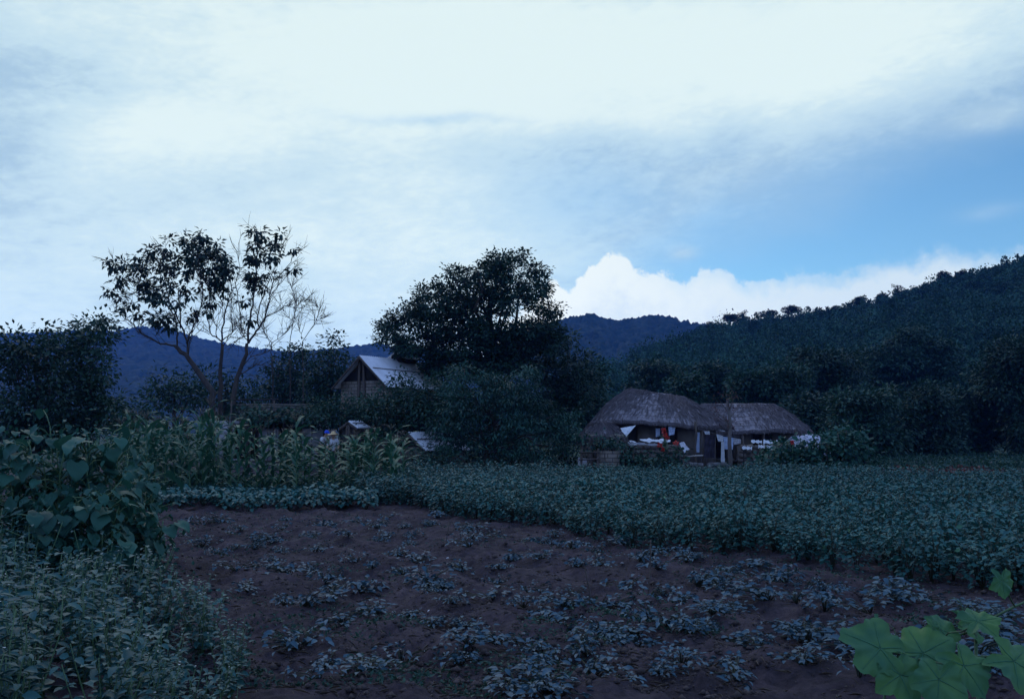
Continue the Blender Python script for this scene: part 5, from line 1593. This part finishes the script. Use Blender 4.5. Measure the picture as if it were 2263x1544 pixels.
# ---- leafy weeds with small white flowers at the lower left
def weed_proto(seed):
    g = np.random.default_rng(seed); st = Acc(); lv = Acc(); fl = Acc()
    for i in range(9):
        th = g.uniform(0, 6.28); r = g.uniform(.05, .28); H = g.uniform(.42, .68)
        q = bend((0, 0, -.06), (math.cos(th) * r, math.sin(th) * r, H), 6, .1)
        st.tube(q, np.linspace(.006, .003, 6), 4)
        for k in range(9):
            t = .22 + .78 * k / 8
            b = np.array([np.interp(t, np.linspace(0, 1, 6), q[:, j]) for j in range(3)])
            for sgn in (0, math.pi):
                ph = k * 1.57 + sgn + g.normal(0, .3)
                d = np.array([math.cos(ph), math.sin(ph), g.uniform(-.35, .25)])
                L = g.uniform(.055, .105) * (1.15 - .35 * t)
                leaves(lv, (b + d * .02)[None], d[None], (np.array([0, 0, 1.]) + d * .15 + g.normal(0, .25, 3))[None], L, L * .62, T_OVAL)
        if g.random() < .3:
            c = q[-1] + [0, 0, .02]
            for k in range(5):
                a_ = k * 1.257
                leaves(fl, c[None], np.array([[math.cos(a_), math.sin(a_), .25]]), np.array([[0, 0, 1.]]), .009, .007, T_DIA)
    return st.mesh('stem', M['stem']), lv.mesh('leaves', M['leaf_weed']), fl.mesh('flower', M['petal'])


wp = [weed_proto(120 + i) for i in range(4)]
wi = 0
for _ in range(400):
    y = rng.uniform(4.3, 9.6)
    lim = np.interp(y, [4.0, 5.5, 6.6, 7.5, 8.6, 9.6], [600, 575, 520, 440, 300, 200])
    px = rng.uniform(-60, lim)
    x = XY(px, y)
    if any((x - o.location.x) ** 2 + (y - o.location.y) ** 2 < .075 for o in COL.objects if o.name.startswith('leafy_weed')): continue
    root = empty('leafy_weed', (x, y, gz(x, y)), rng.uniform(0, 6.28), 'bushy small leaved weed with tiny white flowers crowding the lower left corner', 'weed', 'flowering weeds at the lower left')
    s = rng.uniform(.75, 1.15) * np.interp(px, [0, 200, 450, 600], [1.12, 1.05, .72, .5]); root.scale = (s, s, s)
    for nm, me in zip(('stem', 'leaves', 'flower'), wp[wi % 4]): link(nm, me, root)
    wi += 1
    if wi >= 78: break


# ---- gourd vine close to the viewer at the lower right
def gourd_template(seed):
    g = np.random.default_rng(seed)
    nth, nr_ = 64, 9
    th = np.linspace(-math.pi, math.pi, nth, endpoint=False)
    # th = 0 is the tip; the notch is at pi
    r = .5 * (1 + .13 * np.cos(th * 5) + .035 * np.cos(th * 17 + g.uniform(0, 6)) + .02 * np.cos(th * 31)) * (1 - .55 * np.exp(-((np.abs(th) - math.pi) / .30) ** 2)) * (1 + .12 * np.cos(th))
    rr = np.linspace(0.02, 1, nr_)
    Rr = r[:, None] * rr[None]
    x = Rr * np.sin(th)[:, None]; y = Rr * np.cos(th)[:, None]
    fold = np.abs(np.sin(th * 2.5))[:, None]
    z = .05 * fold * rr[None] ** 1.2 - .24 * Rr ** 2 + .045 * np.sin(th * 9 + 1)[:, None] * rr[None] ** 3 + .05 * np.sin(th * 3 + g.uniform(0, 6))[:, None] * rr[None] ** 2 + .012 * np.sin(x * 22) * np.sin(y * 25)
    return np.stack([x, y, z], -1), r


def gourd_leaf(root, base, axis, nrm, size, seed, stem_from=None):
    S, r = gourd_template(seed)
    axis = np.asarray(axis, float) / np.linalg.norm(axis)
    x = np.cross(axis, nrm); x /= np.linalg.norm(x); z = np.cross(x, axis)
    Tm = lambda V: np.asarray(base) + size * (V[..., 0:1] * x + V[..., 1:2] * axis + V[..., 2:3] * z)
    a = Acc(); W = Tm(S); a.grid(W, closed=True); 
    a.poly([W[i, 0] for i in range(0, 64, 4)])
    lf = a.build('leaf', M['leaf_pump'], root, True)
    v = Acc()
    for k in range(-2, 3):
        i = int((k * 2 * math.pi / 5 + math.pi) / (2 * math.pi) * 64) % 64
        v.tube(W[i, :8] + z * .0015 * size * 4, np.linspace(.011, .003, 8) * size, 4)
    v.build('vein', M['vein'], lf)


def gourd():
    o0 = P(2010, 1520, 3.1)
    root = empty('gourd_vine', (o0[0], 3.1, 0), 0, 'bright green gourd vine with broad lobed leaves close in the lower right corner', 'vine')
    o = np.array([o0[0], 3.1, 0])
    L = [  # px, py, Y, size m, axis, normal
        (1945, 1432, 3.0, .20, (-.5, .15, .25), (.15, -.75, .65)),
        (2040, 1442, 3.05, .19, (.45, .1, .2), (-.2, -.7, .7)),
        (2080, 1392, 3.25, .13, (.85, .2, -.2), (0, -.72, .7)),
        (1990, 1490, 2.95, .16, (.1, -.5, -.6), (0, -.8, .6)),
        (2140, 1378, 3.3, .13, (.7, .2, -.45), (.1, -.55, .8)),
        (2160, 1372, 3.1, .13, (.85, .1, .12), (.1, -.45, .9)),
        (2215, 1282, 3.0, .09, (.1, -.1, -1), (.3, -.9, .1)),
        (2240, 1460, 2.9, .18, (.5, -.2, -.3), (0, -.6, .8)),
        (2130, 1470, 2.9, .16, (.3, -.3, -.5), (.1, -.75, .6)),
        (2075, 1500, 2.85, .15, (-.2, -.3, -.6), (-.1, -.75, .6)),
        (1935, 1385, 3.15, .07, (.25, .1, .8), (.5, -.7, .3)),
        (2062, 1385, 3.2, .055, (-.4, .1, .7), (.3, -.7, .4)),
    ]
    st = Acc()
    path = np.array([P(1880, 1560, 2.9) - o, P(1960, 1470, 3.05) - o, P(2050, 1420, 3.2) - o, P(2130, 1400, 3.3) - o, P(2230, 1345, 3.2) - o, P(2330, 1300, 3.2) - o])
    path[0, 2] = .02
    t = np.linspace(0, 1, 6); tt = np.linspace(0, 1, 24)
    vine = np.stack([np.interp(tt, t, path[:, i]) for i in range(3)], 1)
    st.tube(vine, .0045, 6)
    up = Acc()
    for i, (px, py, Y, s, ax, nr) in enumerate(L):
        b = P(px, py, Y) - o
        j = np.argmin(np.linalg.norm(vine - b, axis=1))
        st.tube(bend(vine[j], b, 5, .12), .0028, 5)
        gourd_leaf(root, b, ax, np.array(nr, float), s, 200 + i)
    # ground supports: the vine climbs over short sticks
    for j in (8, 15, 21):
        st.tube(np.array([[vine[j][0], vine[j][1] + .02, -.1], vine[j]]), .006, 5)
    # curling tendrils
    for j in (5, 13):
        q = np.array([vine[j] + np.array([.02 * math.cos(k * .9), -.02 + .006 * k * .3, .012 * k + .02 * math.sin(k * .9)]) for k in range(12)])
        st.tube(q, .0012, 4)
    st.build('stem', M['stem'], root, True)


gourd()


# ---- vines covering a heap beside the lower wall
def vine_bank(label, blobs, Y, depth, dens, L, seed, name='vine_bank', lm='leaf_mid'):
    pts = crown_points(blobs, Y, depth, 2)
    b = np.array(blobs); x = XY(b[:, 0].mean(), Y); o = np.array([x, Y, 0])
    root = empty(name, o, 0, label, 'vines')
    a = Acc(); foliage(a, pts, dens, L, .85, T_OVAL, .35, .16, 6); a.V = [v - o for v in a.V]
    a.build('leaves', M[lm], root)
    s = Acc()
    for p in pts[::2]:
        s.tube(bend([p[0][0] - x, p[0][1] - Y, -.05], p[0] - o, 5, .1), .018, 5)
    s.build('stem', M['wood'], root)


vine_bank('thick bank of vines with broad leaves right of the lower stone wall', [(1745, 986, 30, 20), (1785, 985, 36, 19), (1825, 979, 36, 20), (1865, 980, 34, 26), (1900, 990, 28, 30), (1720, 1010, 40, 26), (1770, 1012, 42, 28), (1820, 1010, 42, 28), (1870, 1012, 42, 28), (1915, 1018, 28, 22),
           (1700, 1030, 40, 16), (1760, 1032, 40, 16), (1820, 1032, 40, 16), (1880, 1034, 40, 14), (1870, 950, 18, 14), (1890, 960, 20, 14), (1850, 962, 22, 14)], 36.5, 1.0, 5.2, .19, 1, lm='leaf_big')
vine_bank('leafy creeper climbing the little thatched shelter', [(1335, 972, 24, 14), (1358, 972, 20, 14), (1375, 985, 16, 14), (1300, 985, 18, 14), (1385, 1002, 20, 16), (1405, 1014, 24, 14), (1390, 1027, 26, 12), (1285, 962, 18, 16)], 35.4, .35, 6.0, .14, 2, 'creeper')
vine_bank('low creeper along the bottom of the dark yard wall', [(1420, 1030, 30, 12), (1455, 1030, 26, 14), (1440, 1020, 26, 12), (1490, 1022, 26, 16), (1500, 1005, 18, 14)], 35.8, .4, 6.0, .15, 3, 'creeper')
vine_bank('creeper heaped over the roof of the low old hut', [(540, 918, 30, 10), (580, 914, 32, 10), (625, 916, 34, 10), (665, 920, 30, 10), (600, 926, 40, 8), (690, 928, 24, 10)], 42.0, .4, 4.5, .18, 4, 'creeper')


# ---- red flowering plants at the dark yard wall
def canna(label, px, Y, blooms, seed):
    g = np.random.default_rng(seed)
    x = XY(px, Y); o = np.array([x, Y, 0])
    root = empty('flowering_plant', o, 0, label, 'flowering plant')
    s = Acc(); l_ = Acc()
    for bx_, by_, r in blooms:
        e = P(bx_, by_, Y) - o
        q = bend((g.normal(0, .06), g.normal(0, .06), -.05), e, 6, .05); s.tube(q, np.linspace(.016, .008, 6), 5)
        for k in range(5):
            b = q[1 + k % 4]; th = g.uniform(0, 6.28)
            leaves(l_, b[None], np.array([[math.cos(th), math.sin(th), .7]]), np.array([[math.cos(th) * -.5, math.sin(th) * -.5, 1.]]), .38, .15, T_OVAL)
        f = Acc(); n = 46
        u = unit(n)
        leaves(f, e + u * np.array([r, r, r * 1.15]) * g.uniform(.2, 1, n)[:, None], u + g.normal(0, .3, (n, 3)), unit(n), .08, .06, T_OVAL)
        f.build('bloom', M['red'], root)
    s.build('stem', M['stem'], root); l_.build('leaves', M['leaf_teal'], root)


canna('tallest red flowering plant, its blooms above the dark yard wall', 1470, 36.2, [(1466, 951, .06), (1470, 960, .04), (1474, 967, .045)], 1)
canna('red flowering plant with blooms against the face of the dark yard wall', 1461, 35.9, [(1458, 983, .055), (1463, 993, .05)], 2)
canna('red flowering plant blooming beside the folded woven mat', 1494, 36.2, [(1494, 979, .065)], 3)
canna('stray plant with one orange red bloom on the bank of vines', 1752, 35.4, [(1751, 978, .03)], 4)


# ------------------------------------------------------------------ people standing in the corn
def skin(name, joints, bones, mt, parent, sub=1):
    """joints: {key: (pos, radius)}; bones: pairs; one continuous surface grown round a skeleton"""
    keys = list(joints)
    me = bpy.data.meshes.new(name)
    me.from_pydata([tuple(joints[k][0]) for k in keys], [(keys.index(a_), keys.index(b_)) for a_, b_ in bones], [])
    o = bpy.data.objects.new(name, me); COL.objects.link(o)
    md = o.modifiers.new('skin', 'SKIN')
    for i, k in enumerate(keys):
        r = joints[k][1]
        me.skin_vertices[0].data[i].radius = (r, r) if np.isscalar(r) else r
        me.skin_vertices[0].data[i].use_root = (i == 0)
    o.modifiers.new('sub', 'SUBSURF').levels = sub; o.modifiers[-1].render_levels = sub
    dg = bpy.context.evaluated_depsgraph_get(); dg.update()
    nm = bpy.data.meshes.new_from_object(o.evaluated_get(dg))
    nm.materials.clear(); nm.materials.append(mt)
    for p in nm.polygons: p.use_smooth = True
    o.modifiers.clear(); o.data = nm; bpy.data.meshes.remove(me)
    o.parent = parent
    return o


def person(label, loc, rz, h, lean, hat, seed):
    root = empty('person', loc, rz, label, 'person')
    s = h / 1.68
    v = lambda x, y, z: np.array([x, y, z]) * s

    def L(x, y, z):        # lean the trunk forward (+x is forward) about the hips
        hip = .92
        if z <= hip: return v(x, y, z)
        dz = z - hip
        return v(x + dz * math.sin(lean), y, hip + dz * math.cos(lean)) if True else None
    J = {'pelvis': (v(0, 0, .92), .115 * s), 'waist': (L(0, 0, 1.06), .105 * s), 'chest': (L(.01, 0, 1.25), .125 * s), 'neck0': (L(0, 0, 1.40), .062 * s), 'neck': (L(.015, 0, 1.455), .048 * s), 'jaw': (L(.04, 0, 1.515), .066 * s), 'head': (L(.025, 0, 1.59), .082 * s), 'crown': (L(.02, 0, 1.645), .055 * s)}
    B = [('pelvis', 'waist'), ('waist', 'chest'), ('chest', 'neck0'), ('neck0', 'neck'), ('neck', 'jaw'), ('jaw', 'head'), ('head', 'crown')]
    for k, sd in (('l', 1), ('r', -1)):
        J['sh' + k] = (L(0, sd * .185, 1.36), .058 * s)
        e = J['sh' + k][0] + v(.04, sd * .05, -.27); w = e + v(.20, -sd * .03, -.10); hnd = w + v(.075, -sd * .005, -.03)
        J['el' + k] = (e, .042 * s); J['wr' + k] = (w, .028 * s); J['ha' + k] = (hnd, (.018 * s, .038 * s))
        J['hip' + k] = (v(0, sd * .09, .86), .095 * s); J['kn' + k] = (v(.02, sd * .11, .48), .062 * s); J['an' + k] = (v(-.01, sd * .12, .09), .040 * s); J['to' + k] = (v(.15, sd * .13, .035), .034 * s)
        B += [('chest', 'sh' + k), ('sh' + k, 'el' + k), ('el' + k, 'wr' + k), ('wr' + k, 'ha' + k), ('pelvis', 'hip' + k), ('hip' + k, 'kn' + k), ('kn' + k, 'an' + k), ('an' + k, 'to' + k)]
        for q, (dy, ln) in enumerate(((-.028, .058), (-.010, .07), (.010, .066), (.027, .052))):
            p1 = hnd + v(.03, dy, -.004); p2 = p1 + v(ln * .55, dy * .1, -.012); p3 = p2 + v(ln * .4, 0, -.026)
            for nm_, pp, rr in (('a', p1, .0095), ('b', p2, .0085), ('c', p3, .007)): J[f'f{k}{q}{nm_}'] = (pp, rr * s)
            B += [('ha' + k, f'f{k}{q}a'), (f'f{k}{q}a', f'f{k}{q}b'), (f'f{k}{q}b', f'f{k}{q}c')]
        t1 = w + v(.035, -sd * .035, -.012); t2 = t1 + v(.035, -sd * .016, -.012)
        J['th' + k] = (t1, .011 * s); J['ti' + k] = (t2, .009 * s); B += [('wr' + k, 'th' + k), ('th' + k, 'ti' + k)]
    # nose and ears
    J['nose'] = (L(.125, 0, 1.575), .012 * s); B.append(('head', 'nose'))
    for k, sd in (('l', 1), ('r', -1)):
        J['ear' + k] = (L(.02, sd * .092, 1.58), .014 * s); B.append(('head', 'ear' + k))
    skin('body', J, B, M['skin'], root)
    sub = lambda ks, f: {k: (J[k][0], (np.array(J[k][1]) * f if not np.isscalar(J[k][1]) else J[k][1] * f)) for k in ks}
    Sj = sub(['waist', 'chest', 'neck0', 'shl', 'shr', 'ell', 'elr'], 1.18); Sj['hem'] = (v(0, 0, .84), .135 * s); Sj['waist'] = (J['waist'][0], .128 * s)
    Sj['neck0'] = (J['neck0'][0], .066 * s)
    skin('shirt', Sj, [('waist', 'chest'), ('waist', 'hem'), ('chest', 'neck0'), ('chest', 'shl'), ('chest', 'shr'), ('shl', 'ell'), ('shr', 'elr')], M['cloth'], root)
    Tj = sub(['hipl', 'hipr', 'knl', 'knr', 'anl', 'anr'], 1.22); Tj = {'pelvis': (J['pelvis'][0], .13 * s), **Tj}
    skin('trousers', Tj, [('pelvis', 'hipl'), ('pelvis', 'hipr'), ('hipl', 'knl'), ('knl', 'anl'), ('hipr', 'knr'), ('knr', 'anr')], M['cloth_dark'], root)
    hc = L(.02, 0, 1.60)
    hr = Acc(); n1_, n2_ = 16, 8
    th = np.linspace(0, 2 * math.pi, n1_, endpoint=False); ph = np.linspace(.02, 1.75, n2_)
    S = np.stack([np.cos(th)[:, None] * np.sin(ph)[None] * .094 - .022, np.sin(th)[:, None] * np.sin(ph)[None] * .088, np.cos(ph)[None] * .085 + 0 * th[:, None]], -1)
    hr.grid(S * s + hc, closed=True); hr.build('hair', M['hair'], root, True)
    fc_ = Acc()
    for sd in (1, -1): fc_.box(L(.100, sd * .032, 1.592), (.014, .022, .010))
    fc_.box(L(.098, 0, 1.535), (.014, .046, .009)); fc_.build('face_features', M['hair'], root)
    ht = Acc()
    if hat == 'cap':
        prof_ = [(.0, .105), (.05, .10), (.085, .065), (.104, .02), (.108, -.02)]
    else:
        prof_ = [(.0, .125), (.05, .122), (.078, .10), (.095, .05), (.105, .02), (.15, .012), (.22, -.005), (.255, -.02), (.25, -.026), (.11, .008)]
    S = np.array([[(math.cos(t_) * r, math.sin(t_) * r, z) for r, z in prof_] for t_ in np.linspace(0, 2 * math.pi, 28, endpoint=False)])
    if hat == 'hat': S[:, :, 2] += .018 * np.sin(np.linspace(0, 4 * math.pi, 28))[:, None] * (np.array([r for r, _ in prof_]) / .23)[None] ** 2
    ht.grid(S * s + hc + np.array([0, 0, .012]), closed=True)
    if hat == 'cap':
        u_ = np.linspace(-.9, .9, 9); w_ = np.linspace(0, 1, 4)
        S2 = np.stack([np.cos(u_)[:, None] * (.102 + .075 * w_[None] * np.cos(u_)[:, None]), np.sin(u_)[:, None] * (.102 + 0 * w_[None]), -.012 - .02 * w_[None] + 0 * u_[:, None]], -1)
        ht.grid(S2 * s + hc + [0, 0, .012]); ht.grid((S2 * s + hc + [0, 0, .006])[:, ::-1])
    ht.build('cap' if hat == 'cap' else 'straw_hat', M['blue' if hat == 'cap' else 'hat'], root, True)
    return root


pA = P(708, 965, 39.0)
person('person in a white shirt and bright blue cap stooping behind the corn', (pA[0], 39.0, 0), R(-20), 1.72, R(24), 'cap', 1)
pB = P(736, 965, 38.3)
person('person in a white shirt and wide straw hat standing behind the corn', (pB[0], 38.3, 0), R(-75), 1.60, R(6), 'hat', 2)
